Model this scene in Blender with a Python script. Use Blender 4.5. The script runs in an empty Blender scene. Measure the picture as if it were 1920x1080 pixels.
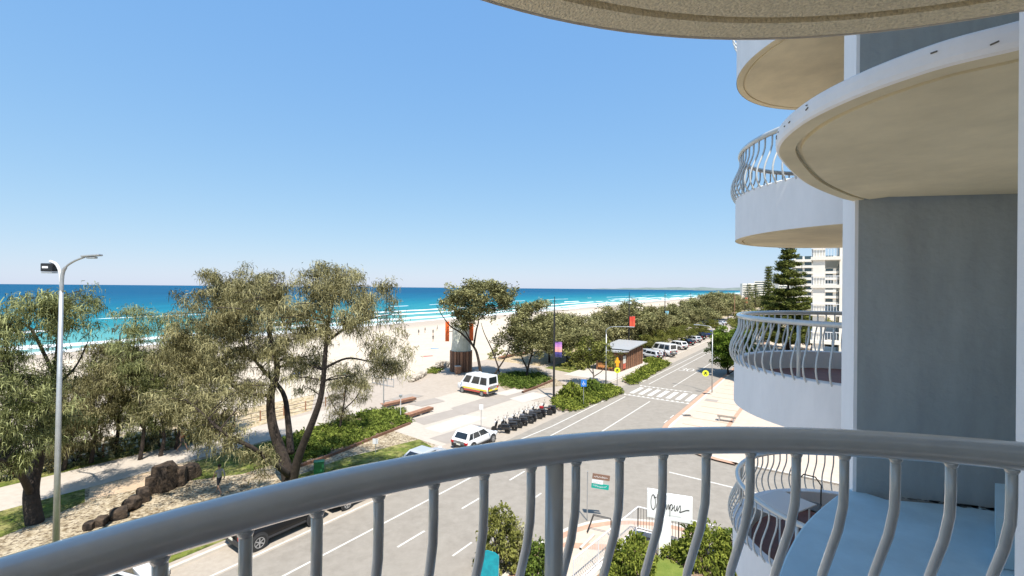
import bpy, bmesh, math, random
import numpy as np
from mathutils import Vector, Matrix

S = bpy.context.scene
COL = S.collection
# ------------------------------------------------------------------ camera
H = 12.5                                   # eye height over the road
FPX, ROLL = 853.3, math.radians(.487)
cd = bpy.data.cameras.new('camera'); cam = bpy.data.objects.new('camera', cd); COL.objects.link(cam)
cd.sensor_width = 36; cd.lens = 36*FPX/1920; cd.clip_start = .05; cd.clip_end = 60000
RV = Vector((math.cos(ROLL), 0, math.sin(ROLL))); UV = Vector((-math.sin(ROLL), 0, math.cos(ROLL))); FV = Vector((0, 1, 0))
M = Matrix((RV, UV, -FV)).transposed().to_4x4(); M.translation = (0, 0, H); cam.matrix_world = M
S.camera = cam
# ------------------------------------------------------------------ light
SUN_EL = math.radians(62); SHX, SHY = -.25, .968       # shadows fall this way on the ground
w = bpy.data.worlds.new('World'); S.world = w; w.use_nodes = True
nt = w.node_tree; bg = nt.nodes['Background']
sky = nt.nodes.new('ShaderNodeTexSky'); sky.sky_type = 'NISHITA'; sky.sun_disc = False
sky.sun_elevation = SUN_EL; sky.sun_rotation = math.atan2(-SHX, -SHY)
sky.air_density = 1.0; sky.dust_density = .25; sky.ozone_density = 1.6; sky.altitude = 10
# soften the clear-sky contrast channel by channel (thin sea haze): colour = k * sky ** p
spl = nt.nodes.new('ShaderNodeSeparateColor'); cmb = nt.nodes.new('ShaderNodeCombineColor'); nt.links.new(sky.outputs[0], spl.inputs[0])
for ci, (kk, pw) in enumerate(((.575, .62), (1.02, .40), (2.06, .14))):
    mp_ = nt.nodes.new('ShaderNodeMath'); mp_.operation = 'POWER'; mp_.inputs[1].default_value = pw
    mm_ = nt.nodes.new('ShaderNodeMath'); mm_.operation = 'MULTIPLY'; mm_.inputs[1].default_value = kk
    nt.links.new(spl.outputs[ci], mp_.inputs[0]); nt.links.new(mp_.outputs[0], mm_.inputs[0]); nt.links.new(mm_.outputs[0], cmb.inputs[ci])
nt.links.new(cmb.outputs[0], bg.inputs[0]); bg.inputs[1].default_value = .15
sl = bpy.data.lights.new('sun', 'SUN'); sl.energy = 3.3; sl.angle = math.radians(.53); sl.color = (1, .95, .87)
so = bpy.data.objects.new('sun', sl); COL.objects.link(so)
sd = Vector((SHX*math.cos(SUN_EL), SHY*math.cos(SUN_EL), -math.sin(SUN_EL)))
so.rotation_euler = sd.to_track_quat('-Z', 'Y').to_euler(); so.location = (20, -30, 80)
S.view_settings.view_transform = 'Standard'; S.view_settings.look = 'None'
S.view_settings.exposure = 1.22; S.view_settings.gamma = 1

# ------------------------------------------------------------------ helpers
R = random.Random(7); NR = np.random.default_rng(11)
TH = math.radians(34.7); CT, ST = math.cos(TH), math.sin(TH)
ROADROT = math.pi/2-TH
EYE = Vector((0, 0, H))
def ray(u, v): return RV*((u-960)/FPX)+UV*((540-v)/FPX)+FV
def G(u, v, z=0.):
    d = ray(u, v); t = (z-H)/d.z
    p = EYE+d*t; return Vector((p.x, p.y, z))
def PX(u, v, dep):
    return EYE+ray(u, v)*dep
def NS(n, s, z=0.): return Vector((n*CT+s*ST, -n*ST+s*CT, z))
def toNS(p): return p[0]*CT-p[1]*ST, p[0]*ST+p[1]*CT

def tag(o, label, cat, group=None, kind=None):
    if label: o['label'] = label
    if cat: o['category'] = cat
    if group: o['group'] = group
    if kind: o['kind'] = kind
    return o
def empty(name, loc, label=None, cat=None, group=None, rz=0):
    o = bpy.data.objects.new(name, None); COL.objects.link(o); o.location = loc; o.rotation_euler = (0, 0, rz)
    o.empty_display_size = .2
    return tag(o, label, cat, group)
def mkmesh(name, V, F, mat, smooth=False):
    me = bpy.data.meshes.new(name); me.from_pydata([tuple(v) for v in V], [], F)
    if mat: me.materials.append(mat)
    if smooth: me.polygons.foreach_set('use_smooth', [True]*len(me.polygons))
    me.update(); return me
def link(name, me, parent=None, loc=(0, 0, 0)):
    o = bpy.data.objects.new(name, me); COL.objects.link(o); o.location = loc
    if parent: o.parent = parent
    return o
def obj(name, geo, mat, parent=None, smooth=False, loc=(0, 0, 0)):
    return link(name, mkmesh(name, geo[0], geo[1], mat, smooth), parent, loc)
def wobj(name, geo, mat, parent, smooth=False):
    """geometry in world coordinates, parent an unrotated empty"""
    L = parent.location
    q = parent.parent
    while q: L = L+q.location; q = q.parent
    return obj(name, ([Vector(v)-L for v in geo[0]], geo[1]), mat, parent, smooth)
def struct(name, geo, mat, smooth=False, kind='structure'):
    o = obj(name, geo, mat, None, smooth); o['kind'] = kind; return o
def join(*gs):
    V, F = [], []
    for v, f in gs:
        k = len(V); V += list(v); F += [tuple(i+k for i in q) for q in f]
    return V, F
def box(x0, x1, y0, y1, z0, z1, b=0.):
    if b <= 0:
        V = [(x, y, z) for z in (z0, z1) for y in (y0, y1) for x in (x0, x1)]
        return V, [(0, 2, 3, 1), (4, 5, 7, 6), (0, 1, 5, 4), (2, 6, 7, 3), (0, 4, 6, 2), (1, 3, 7, 5)]
    bm = bmesh.new(); bmesh.ops.create_cube(bm, size=1)
    for v in bm.verts: v.co = Vector(((x0+x1)/2+v.co.x*(x1-x0), (y0+y1)/2+v.co.y*(y1-y0), (z0+z1)/2+v.co.z*(z1-z0)))
    bmesh.ops.bevel(bm, geom=bm.edges[:], offset=b, segments=2, affect='EDGES', profile=.5)
    g = ([v.co.copy() for v in bm.verts], [tuple(v.index for v in f.verts) for f in bm.faces]); bm.free(); return g
def xf(g, loc=(0, 0, 0), rz=0, rx=0, ry=0, sc=1):
    m = Matrix.Translation(loc) @ Matrix.Rotation(rz, 4, 'Z') @ Matrix.Rotation(ry, 4, 'Y') @ Matrix.Rotation(rx, 4, 'X') @ Matrix.Scale(sc, 4)
    return [m @ Vector(v) for v in g[0]], g[1]
def tube(P, r, n=8, caps=True):
    P = [Vector(p) for p in P]; k = len(P)
    rr = r if isinstance(r, (list, tuple)) else [r]*k
    V, F = [], []
    ref = Vector((0, 0, 1))
    d0 = (P[1]-P[0]).normalized()
    if abs(d0.z) > .9: ref = Vector((1, 0, 0))
    a = d0.cross(ref).normalized()
    for i in range(k):
        d = (P[min(i+1, k-1)]-P[max(i-1, 0)]).normalized()
        a = (a-d*a.dot(d))
        a = a.normalized() if a.length > 1e-6 else d.orthogonal().normalized()
        b = d.cross(a)
        for j in range(n):
            t = 2*math.pi*j/n; V.append(P[i]+a*(math.cos(t)*rr[i])+b*(math.sin(t)*rr[i]))
    for i in range(k-1):
        for j in range(n):
            j2 = (j+1) % n; F.append((i*n+j, i*n+j2, (i+1)*n+j2, (i+1)*n+j))
    if caps: F.append(tuple(range(n-1, -1, -1))); F.append(tuple((k-1)*n+j for j in range(n)))
    return V, F
def prism(poly, z0, z1):
    n = len(poly); V = [(p[0], p[1], z0) for p in poly]+[(p[0], p[1], z1) for p in poly]
    a = sum(poly[i][0]*poly[(i+1) % n][1]-poly[(i+1) % n][0]*poly[i][1] for i in range(n))
    F = [(i, (i+1) % n, n+(i+1) % n, n+i) for i in range(n)]+[tuple(range(n-1, -1, -1)), tuple(range(n, 2*n))]
    if a < 0: F = [tuple(reversed(f)) for f in F]
    return V, F
def sheet(poly, z):
    n = len(poly); a = sum(poly[i][0]*poly[(i+1) % n][1]-poly[(i+1) % n][0]*poly[i][1] for i in range(n))
    f = tuple(range(n)); return [(p[0], p[1], z) for p in poly], [f if a > 0 else tuple(reversed(f))]
def nsrect(n0, n1, s0, s1): return [NS(n0, s0), NS(n1, s0), NS(n1, s1), NS(n0, s1)]
def lathe(prof, n=16):
    V, F = [], []
    for r, z in prof:
        for j in range(n): t = 2*math.pi*j/n; V.append(Vector((r*math.cos(t), r*math.sin(t), z)))
    for i in range(len(prof)-1):
        for j in range(n): j2 = (j+1) % n; F.append((i*n+j, i*n+j2, (i+1)*n+j2, (i+1)*n+j))
    F.append(tuple(range(n-1, -1, -1))); F.append(tuple((len(prof)-1)*n+j for j in range(n)))
    return V, F
def catmull(P, k=6):
    P = [Vector(p) for p in P]; out = []
    for i in range(len(P)-1):
        a = P[max(i-1, 0)]; b = P[i]; c = P[i+1]; d = P[min(i+2, len(P)-1)]
        for j in range(k):
            t = j/k
            out.append(.5*((2*b)+(c-a)*t+(2*a-5*b+4*c-d)*t*t+(3*b-a-3*c+d)*t**3))
    out.append(P[-1]); return out
def copy_tree(o, parent=None):
    c = o.copy(); COL.objects.link(c); c.parent = parent
    for ch in o.children: copy_tree(ch, c)
    return c

# ------------------------------------------------------------------ materials
MATS = {}
def mat(name, col, rough=.7, metal=0, var=0., scale=4., bump=0., bscale=30., col2=None, spec=.5, coat=0, detail=6, dist=.02, object_co=False, streak=1.):
    if name in MATS: return MATS[name]
    m = bpy.data.materials.new(name); m.use_nodes = True; t = m.node_tree; p = t.nodes['Principled BSDF']
    p.inputs['Roughness'].default_value = rough; p.inputs['Metallic'].default_value = metal
    p.inputs['Specular IOR Level'].default_value = spec; p.inputs['Coat Weight'].default_value = coat
    c = (*col, 1)
    co = None
    if var or bump or col2:
        if object_co: q = t.nodes.new('ShaderNodeTexCoord'); co = q.outputs['Object']
        else: q = t.nodes.new('ShaderNodeNewGeometry'); co = q.outputs['Position']
    if var or col2:
        nz = t.nodes.new('ShaderNodeTexNoise'); nz.inputs['Scale'].default_value = scale; nz.inputs['Detail'].default_value = detail
        nz.inputs['Roughness'].default_value = .65
        if streak != 1:
            mp = t.nodes.new('ShaderNodeMapping'); mp.inputs['Scale'].default_value = (1, 1, streak); t.links.new(co, mp.inputs['Vector']); t.links.new(mp.outputs[0], nz.inputs['Vector'])
        else: t.links.new(co, nz.inputs['Vector'])
        cr = t.nodes.new('ShaderNodeValToRGB'); cr.color_ramp.elements[0].position = .32; cr.color_ramp.elements[1].position = .68
        lo = col2 if col2 else tuple(x*(1-var) for x in col)
        hi = col if col2 else tuple(min(1, x*(1+var)) for x in col)
        cr.color_ramp.elements[0].color = (*lo, 1); cr.color_ramp.elements[1].color = (*hi, 1)
        t.links.new(nz.outputs['Fac'], cr.inputs[0]); t.links.new(cr.outputs[0], p.inputs['Base Color'])
    else: p.inputs['Base Color'].default_value = c
    if bump:
        n2 = t.nodes.new('ShaderNodeTexNoise'); n2.inputs['Scale'].default_value = bscale; n2.inputs['Detail'].default_value = 5
        t.links.new(co, n2.inputs['Vector'])
        b = t.nodes.new('ShaderNodeBump'); b.inputs['Strength'].default_value = bump; b.inputs['Distance'].default_value = dist
        t.links.new(n2.outputs['Fac'], b.inputs['Height']); t.links.new(b.outputs[0], p.inputs['Normal'])
    MATS[name] = m; return m
def leafmat(name, lo, hi, trans=.3):
    m = bpy.data.materials.new(name); m.use_nodes = True; t = m.node_tree; t.nodes.clear()
    at = t.nodes.new('ShaderNodeAttribute'); at.attribute_name = 'tint'
    cr = t.nodes.new('ShaderNodeValToRGB'); cr.color_ramp.elements[0].color = (*lo, 1); cr.color_ramp.elements[1].color = (*hi, 1)
    t.links.new(at.outputs['Fac'], cr.inputs[0])
    d = t.nodes.new('ShaderNodeBsdfDiffuse'); tr = t.nodes.new('ShaderNodeBsdfTranslucent'); mx = t.nodes.new('ShaderNodeMixShader')
    mx.inputs[0].default_value = trans
    t.links.new(cr.outputs[0], d.inputs[0]); t.links.new(cr.outputs[0], tr.inputs[0])
    t.links.new(d.outputs[0], mx.inputs[1]); t.links.new(tr.outputs[0], mx.inputs[2])
    o = t.nodes.new('ShaderNodeOutputMaterial'); t.links.new(mx.outputs[0], o.inputs[0]); return m
def mixmat(name, cols, scales, rough=.9, bump=.4, bscale=20., th=(.45, .55)):
    """three-colour ground: base, patches, specks"""
    m = bpy.data.materials.new(name); m.use_nodes = True; t = m.node_tree; p = t.nodes['Principled BSDF']
    p.inputs['Roughness'].default_value = rough; p.inputs['Specular IOR Level'].default_value = .2
    g = t.nodes.new('ShaderNodeNewGeometry')
    prev = None
    for i, (c, sc) in enumerate(zip(cols, [None]+list(scales))):
        if i == 0:
            prev = t.nodes.new('ShaderNodeRGB'); prev.outputs[0].default_value = (*c, 1); prev = prev.outputs[0]; continue
        nz = t.nodes.new('ShaderNodeTexNoise'); nz.inputs['Scale'].default_value = sc; nz.inputs['Detail'].default_value = 8; nz.inputs['Roughness'].default_value = .7
        t.links.new(g.outputs['Position'], nz.inputs['Vector'])
        cr = t.nodes.new('ShaderNodeValToRGB'); cr.color_ramp.elements[0].position = th[0]; cr.color_ramp.elements[1].position = th[1]
        t.links.new(nz.outputs['Fac'], cr.inputs[0])
        mx = t.nodes.new('ShaderNodeMix'); mx.data_type = 'RGBA'
        t.links.new(cr.outputs[0], mx.inputs[0]); t.links.new(prev, mx.inputs[6]); mx.inputs[7].default_value = (*c, 1); prev = mx.outputs[2]
    t.links.new(prev, p.inputs['Base Color'])
    n2 = t.nodes.new('ShaderNodeTexNoise'); n2.inputs['Scale'].default_value = bscale; n2.inputs['Detail'].default_value = 6
    t.links.new(g.outputs['Position'], n2.inputs['Vector'])
    b = t.nodes.new('ShaderNodeBump'); b.inputs['Strength'].default_value = bump; b.inputs['Distance'].default_value = .05
    t.links.new(n2.outputs['Fac'], b.inputs['Height']); t.links.new(b.outputs[0], p.inputs['Normal'])
    return m

WHITE = mat('white_render', (.86, .84, .83), .8, var=.05, scale=2.6, bump=.4, bscale=35, dist=.008, streak=.3)
SOFFIT = mat('soffit_cream', (.74, .65, .45), .9, var=.15, scale=1.1, bump=.3, bscale=45, dist=.006)
STIPPLE = mat('soffit_stipple', (.76, .68, .49), .95, var=.22, scale=90, bump=.9, bscale=110, dist=.012)
SHADEWALL = mat('shaded_render', (.33, .355, .355), .85, var=.13, scale=3.2, bump=.6, bscale=16, dist=.012, streak=.22)  # shade on the fin's near side, put into the base colour
RAILPAINT = mat('rail_paint', (.55, .56, .54), .3, var=.07, scale=7, spec=.8, coat=1., bump=.06, bscale=25, dist=.004)
LEDGE = mat('ledge_sky_tint', (.46, .61, .67), .8, var=.11, scale=1.8, bump=.25, bscale=40, dist=.006)  # blue skylight on the shaded lower ledges, put into the base colour
ROADM = mixmat('asphalt', [(.265, .236, .20), (.225, .20, .168), (.295, .265, .226)], [.16, 1.6], .9, .25, 60, (.35, .65))
PARKLANE = mixmat('parking_asphalt', [(.36, .31, .255), (.31, .265, .215), (.40, .35, .29)], [.5, 3], .9, .25, 50, (.35, .65))
PAVE = mixmat('plaza_concrete', [(.375, .318, .262), (.335, .282, .23), (.41, .35, .29)], [.3, 2.2], .9, .15, 40, (.35, .65))
PROM = mixmat('promenade_concrete', [(.44, .385, .325), (.40, .35, .29), (.47, .415, .355)], [.4, 3], .9, .15, 40, (.35, .65))
BANDW = mixmat('pale_band', [(.50, .455, .40), (.46, .415, .365)], [.8], .9, .15, 40, (.35, .65))
BANDG = mixmat('grey_band', [(.34, .30, .262), (.30, .265, .23)], [.8], .9, .15, 40, (.35, .65))
TERRA = mat('terracotta_paving', (.45, .27, .185), .9, var=.12, scale=3, bump=.2)
FOOT = mixmat('footpath_concrete', [(.50, .405, .32), (.46, .37, .29), (.54, .445, .36)], [.5, 3], .9, .15, 40, (.35, .65))
KERB = mat('kerb_concrete', (.54, .49, .42), .9, var=.1, scale=2, bump=.2)
DIRT = mixmat('leaf_litter', [(.42, .345, .235), (.20, .15, .085), (.48, .41, .30), (.09, .06, .035)], [1.3, 3.2, 6], .95, .8, 9, (.47, .62))
GRASS = mixmat('park_grass', [(.17, .20, .035), (.10, .145, .022), (.30, .27, .10), (.075, .085, .02)], [1.6, .6, 2.6], .95, 1., 35, (.45, .6))
LAWNG = mixmat('mown_lawn', [(.19, .23, .05), (.14, .19, .035)], [2.], .95, .7, 60, (.4, .6))
SCRUB = mixmat('dune_soil', [(.46, .35, .21), (.15, .12, .05), (.52, .42, .29)], [1.6, 3], .95, 1., 9, (.45, .6))
MULCH = mixmat('mulch', [(.22, .15, .10), (.34, .25, .19)], [9.], .95, 1., 30, (.45, .6))
LINE = mat('road_paint', (.56, .53, .48), .8, var=.16, scale=4)
BARK = mat('bark', (.040, .029, .022), .95, var=.4, scale=5, bump=1., bscale=14, dist=.04)
BARKP = mat('pale_bark', (.22, .18, .14), .95, var=.35, scale=5, bump=1., bscale=14, dist=.04)
TIMBER = mat('timber', (.30, .15, .085), .7, var=.3, scale=6, bump=.3)
TIMBERD = mat('dark_timber', (.15, .075, .045), .7, var=.35, scale=5, bump=.3)
GALV = mat('galvanised_steel', (.45, .46, .46), .45, .6, var=.12, scale=3)
BLACK = mat('black_paint', (.018, .018, .02), .4)
DARK = mat('dark_void', (.02, .02, .022), .6)
RUBBER = mat('tyre_rubber', (.02, .02, .02), .85)
ALLOY = mat('alloy', (.55, .56, .58), .3, .85)
GLASSD = mat('tinted_glass', (.015, .02, .025), .06, spec=.8)
ROCKM = mixmat('rock', [(.036, .028, .023), (.014, .012, .011), (.095, .068, .048)], [2.5, 1.5], .95, 1., 8, (.42, .6))
STEELW = mat('white_steel', (.72, .72, .72), .45)
ORANGE = mat('orange_panel', (.78, .13, .02), .5)
RED = mat('red_fabric', (.62, .05, .03), .7)
YEL = mat('fluoro_yellow', (.72, .78, .04), .5)
AMBER = mat('amber', (.80, .36, .01), .5)
SKIN = mat('skin', (.42, .25, .17), .6)

# ================================================================== setting
LVL = .12
# inland ground, out to the hills
struct('ground', sheet([NS(-48.3, -400), NS(6000, -400), NS(6000, 9000), NS(-48.3, 9000)], -.03), mixmat('far_ground', [(.22, .21, .14), (.12, .13, .05), (.30, .27, .21)], [.02, .1], .95, .3, 1., (.4, .6)))
# beach: from the promenade edge down to the waterline
PH = math.radians(30); CP, SP = math.cos(PH), math.sin(PH)
SHORE = -146.
def shore(s, d=0):                            # point d metres seaward of the waterline
    n = SHORE-d; return Vector((n*CP+s*SP, -n*SP+s*CP, 0))
def beach():
    SS = [-120, -60, -20, 0, 20, 40, 60, 80, 110, 150, 200, 280, 400, 600, 900, 1400, 2200, 4000, 8000]
    V, F = [], []; K = 15
    for s in SS:
        a = NS(-48, s, 0); b = shore(s, 26)
        for k in range(K):
            t = k/(K-1); p = a.lerp(b, t)
            z = .02-.75*min(1, t/.06)-4.1*max(0, (t-.06)/.94)**1.1+.12*math.sin(s*.31+k*1.7)*(0 < k < K-2)
            V.append((p.x, p.y, z))
    for i in range(len(SS)-1):
        for k in range(K-1): F.append((i*K+k, i*K+k+1, (i+1)*K+k+1, (i+1)*K+k))
    return V, F
def sandmat():
    m = mixmat('beach_sand', [(.53, .445, .345), (.475, .395, .30), (.57, .485, .38)], [.15, 1.2], .95, .7, 2.5, (.4, .62))
    t = m.node_tree; p = t.nodes['Principled BSDF']
    src = p.inputs['Base Color'].links[0].from_socket
    g = t.nodes.new('ShaderNodeNewGeometry'); sx = t.nodes.new('ShaderNodeSeparateXYZ'); t.links.new(g.outputs['Position'], sx.inputs[0])
    mr = t.nodes.new('ShaderNodeMapRange'); mr.inputs[1].default_value = -2.9; mr.inputs[2].default_value = -3.4
    t.links.new(sx.outputs[2], mr.inputs[0])
    mx = t.nodes.new('ShaderNodeMix'); mx.data_type = 'RGBA'; t.links.new(mr.outputs[0], mx.inputs[0]); t.links.new(src, mx.inputs[6])
    mx.inputs[7].default_value = (.40, .335, .27, 1); t.links.new(mx.outputs[2], p.inputs['Base Color']); return m
beach_o = struct('beach', beach(), sandmat(), True)
from mathutils.bvhtree import BVHTree
BEACH = BVHTree.FromPolygons([v.co.copy() for v in beach_o.data.vertices], [tuple(p.vertices) for p in beach_o.data.polygons])
def on_beach(u, v):
    h = BEACH.ray_cast(EYE, ray(u, v).normalized())[0]
    return h if h else G(u, v, -2.6)

def seamat():
    m = bpy.data.materials.new('sea_water'); m.use_nodes = True; t = m.node_tree; p = t.nodes['Principled BSDF']; N = t.nodes; L = t.links
    g = N.new('ShaderNodeNewGeometry'); sx = N.new('ShaderNodeSeparateXYZ'); L.new(g.outputs['Position'], sx.inputs[0])
    def mth(op, a, b=None):
        q = N.new('ShaderNodeMath'); q.operation = op
        for i, x in enumerate((a, b)):
            if x is None: continue
            if isinstance(x, (int, float)): q.inputs[i].default_value = x
            else: L.new(x, q.inputs[i])
        return q.outputs[0]
    nn = mth('SUBTRACT', mth('MULTIPLY', sx.outputs[0], CP), mth('MULTIPLY', sx.outputs[1], SP))
    d0 = mth('SUBTRACT', SHORE, nn)                                    # metres offshore
    def noise(scale, det=4, vec=None):
        q = N.new('ShaderNodeTexNoise'); q.inputs['Scale'].default_value = scale; q.inputs['Detail'].default_value = det; q.inputs['Roughness'].default_value = .6
        L.new(vec or g.outputs['Position'], q.inputs['Vector']); return q.outputs['Fac']
    mp = N.new('ShaderNodeMapping'); mp.inputs['Rotation'].default_value = (0, 0, PH); mp.inputs['Scale'].default_value = (1, .18, 1)
    L.new(g.outputs['Position'], mp.inputs['Vector']); mv = mp.outputs[0]
    wob = mth('MULTIPLY', mth('SUBTRACT', noise(.02, 3, mv), .5), 60)
    d = mth('ADD', d0, wob)
    cr = N.new('ShaderNodeValToRGB'); e = cr.color_ramp.elements; L.new(mth('DIVIDE', d, 900.), cr.inputs[0])
    e[0].position = 0; e[0].color = (.24, .36, .33, 1); e[1].position = 1; e[1].color = (.002, .070, .150, 1)
    for pos, c in ((.03, (.10, .29, .28)), (.10, (.022, .20, .235)), (.22, (.006, .145, .21)), (.42, (.003, .10, .18))):
        x = e.new(pos); x.color = (*c, 1)
    var = N.new('ShaderNodeMix'); var.data_type = 'RGBA'; var.blend_type = 'MULTIPLY'; var.inputs[0].default_value = 1
    vr = N.new('ShaderNodeMapRange'); vr.inputs[3].default_value = .72; vr.inputs[4].default_value = 1.25; L.new(noise(.035, 6, mv), vr.inputs[0])
    cc = N.new('ShaderNodeCombineColor'); [L.new(vr.outputs[0], cc.inputs[i]) for i in range(3)]
    L.new(cr.outputs[0], var.inputs[6]); L.new(cc.outputs[0], var.inputs[7])
    # foam: lines of surf at several distances, broken up along the shore
    fo = None; brk = noise(.012, 3, mv); fine = noise(.35, 6)
    for c0, wd, th_ in ((3, 9, .2), (24, 7, .40), (50, 8, .46), (78, 9, .52), (134, 4, .50)):
        a = mth('ABSOLUTE', mth('SUBTRACT', mth('ADD', d0, mth('MULTIPLY', wob, .45)), c0)); a = mth('SUBTRACT', 1, mth('DIVIDE', a, wd))
        a = mth('MULTIPLY', mth('MAXIMUM', a, 0), mth('GREATER_THAN', noise(.009+c0*.00003, 3, mv), th_) if th_ > .25 else 1)
        fo = a if fo is None else mth('MAXIMUM', fo, a)
    fm = N.new('ShaderNodeMapRange'); fm.inputs[1].default_value = .32; fm.inputs[2].default_value = .62
    L.new(mth('MULTIPLY', fo, mth('ADD', fine, .45)), fm.inputs[0])
    mx = N.new('ShaderNodeMix'); mx.data_type = 'RGBA'; L.new(fm.outputs[0], mx.inputs[0]); L.new(var.outputs[2], mx.inputs[6]); mx.inputs[7].default_value = (.80, .82, .82, 1)
    L.new(mx.outputs[2], p.inputs['Base Color']); p.inputs['Roughness'].default_value = .5; p.inputs['Specular IOR Level'].default_value = .03
    b = N.new('ShaderNodeBump'); b.inputs['Strength'].default_value = .5; b.inputs['Distance'].default_value = .8; L.new(noise(.12, 6, mv), b.inputs['Height']); L.new(b.outputs[0], p.inputs['Normal'])
    return m
def sea():
    SS = list(range(-2000, 3000, 100))+[3500, 5000, 8000, 14000, 26000]; DD = [-6, 0, 10, 20, 30, 45, 60, 90, 130, 200, 400, 1000, 4000, 12000, 30000]
    V = [tuple(shore(s, d)+Vector((0, 0, -4+(.35*math.sin(d*.21)*(5 < d < 140))))) for s in SS for d in DD]; K = len(DD)
    return V, [(i*K+k, i*K+k+1, (i+1)*K+k+1, (i+1)*K+k) for i in range(len(SS)-1) for k in range(K-1)]
struct('sea', sea(), seamat(), True)

# distant headlands across the bay
def hills(name, u0, u1, dep, prof, m):
    V, F = [], []; K = len(prof)
    for i, h in enumerate(prof):
        u = u0+(u1-u0)*i/(K-1); p = PX(u, 541, dep); q = PX(u, 541, dep*1.08); c = (p+q)/2
        V += [(p.x, p.y, -6), (p.x*.3+c.x*.7, p.y*.3+c.y*.7, h*.7), (c.x, c.y, h), (q.x, q.y, -6)]
    for i in range(K-1):
        for k in range(3): F.append((i*4+k, (i+1)*4+k, (i+1)*4+k+1, i*4+k+1))
    return struct(name, (V, F), m, True)
HILL = mat('far_hill', (.16, .19, .17), .95, var=.2, scale=.004)
hills('hills', 1110, 1500, 15000, [6, 30, 16, 50, 44, 70, 60, 80, 90, 70, 95, 80, 60, 90, 110, 120, 90, 110, 130, 80], HILL)
hills('headland', 1300, 1342, 9000, [2, 40, 64, 68, 62, 40, 10, 2], HILL)

# road, side street, parking lane
struct('road', sheet(nsrect(-21.5, -11.0, -80, 420), 0), ROADM)
struct('parking_lane', sheet(nsrect(-24.2, -21.5, -80, 420), .0), PARKLANE)
SIDE0, SIDE1 = 24.6, 40.5
struct('side_street', sheet([NS(-11.0, SIDE0-9), NS(40, SIDE0-9), NS(40, SIDE1+9), NS(-11.0, SIDE1+9)], 0), ROADM)
# park platform
park = struct('park_ground', prism([NS(-48.3, -80), NS(-23.7, -80), NS(-23.7, 420), NS(-48.3, 420)], -.9, LVL), PAVE)
struct('kerb', prism(nsrect(-23.7, -23.5, -80, 420), -.1, LVL+.01), KERB)
def arc(cn, cs, r, a0, a1, k=8):
    return [NS(cn+r*math.cos(math.radians(a0+(a1-a0)*i/k)), cs+r*math.sin(math.radians(a0+(a1-a0)*i/k))) for i in range(k+1)]
far_fp = [NS(-11.7, 420), NS(60, 420), NS(60, 36.0), NS(-5.2, 36.0)]+arc(-5.2, 42.6, 6.55, 270, 180)
struct('footpath', prism(far_fp, -.1, LVL), FOOT)
def ring_strip(pts, off, z0, z1):
    """strip along a polyline, off metres towards its right"""
    n = len(pts); o2 = []
    for i in range(n):
        d = (pts[min(i+1, n-1)]-pts[max(i-1, 0)]); d.z = 0; d.normalize(); o2.append(pts[i]+Vector((d.y, -d.x, 0))*off)
    V = []; F = []
    for a, b in zip(pts, o2): V += [(a.x, a.y, z0), (a.x, a.y, z1), (b.x, b.y, z1), (b.x, b.y, z0)]
    for i in range(n-1):
        for k in range(4): F.append((i*4+k, (i+1)*4+k, (i+1)*4+(k+1) % 4, i*4+(k+1) % 4))
    return V, F
edge = [NS(60, 36), NS(-5.2, 36)]+arc(-5.2, 42.6, 6.55, 270, 180)+[NS(-11.7, 420)]
struct('kerb', ring_strip(edge, .25, -.1, LVL+.012), KERB)
fpb = struct('paving_bands', ring_strip([p for p in edge[1:]], -.45, LVL+.0, LVL+.004), TERRA)
for o_, w_ in ((-4.6, .35),):
    wobj('band', sheet(nsrect(-11.7-o_-w_, -11.7-o_, 41, 300), LVL+.006), TERRA, fpb)
for k in range(22):
    s = 43.5+k*2.6+R.uniform(-.1, .1)
    wobj('band', sheet(nsrect(-10.9, -7.25, s, s+.16), LVL+.005), TERRA, fpb)
for s in (44, 50):
    wobj('tactile_plate', sheet(nsrect(-11.2, -9.9, 54+s*.0, 55.2), LVL+.008+.001*(s > 45)), BANDG, fpb) if s == 44 else None
near_fp = [NS(-11.2, -80), NS(-11.2, 18.6)]+arc(-5.4, 18.8, 5.8, 180, 90)+[NS(40, 24.6), NS(40, -80)]
struct('footpath', prism(near_fp, -.1, LVL), FOOT)
nedge = [NS(-11.2, -80), NS(-11.2, 18.6)]+arc(-5.4, 18.8, 5.8, 180, 90)+[NS(40, 24.6)]
struct('kerb', ring_strip(nedge, -.22, -.1, LVL+.012), KERB)
nb = struct('paving_bands', ring_strip(nedge, .38, LVL+.0, LVL+.005), TERRA)
wobj('band', sheet([NS(-10.6, 19.2), NS(-10.4, 19.8), NS(-6.2, 22.2), NS(-6.0, 21.6)], LVL+.009), TERRA, nb)
wobj('band', sheet(nsrect(-10.6, -7.5, 13.2, 13.5), LVL+.008), TERRA, nb)

# road markings
mk = struct('road_markings', sheet(nsrect(-19.25, -19.13, -40, 51), .004), LINE)
def mark(poly, z=.004): return wobj('marking', sheet(poly, z), LINE, mk)
mark(nsrect(-19.25, -19.13, 59.5, 300)); mark(nsrect(-20.45, -20.33, 59.5, 300))
mark([NS(-21.75, -40), NS(-21.63, -40), NS(-21.63, 18), NS(-21.75, 18)], .0055)
mark([NS(-21.75, 18), NS(-21.63, 18), NS(-20.35, 36), NS(-20.47, 36)], .006); mark(nsrect(-20.47, -20.35, 36, 50.5))
mark(nsrect(-16.2, -16.08, 33, 50.5)); mark(nsrect(-16.2, -16.08, 59.8, 300))
for k in range(11): mark(nsrect(-16.95, -16.83, -18+k*4.7, -16.2+k*4.7)) if -18+k*4.7 < 31 else None
for k in range(6): mark(nsrect(-14.3, -14.2, 6+k*3.3, 7.4+k*3.3), .0045)
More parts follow.
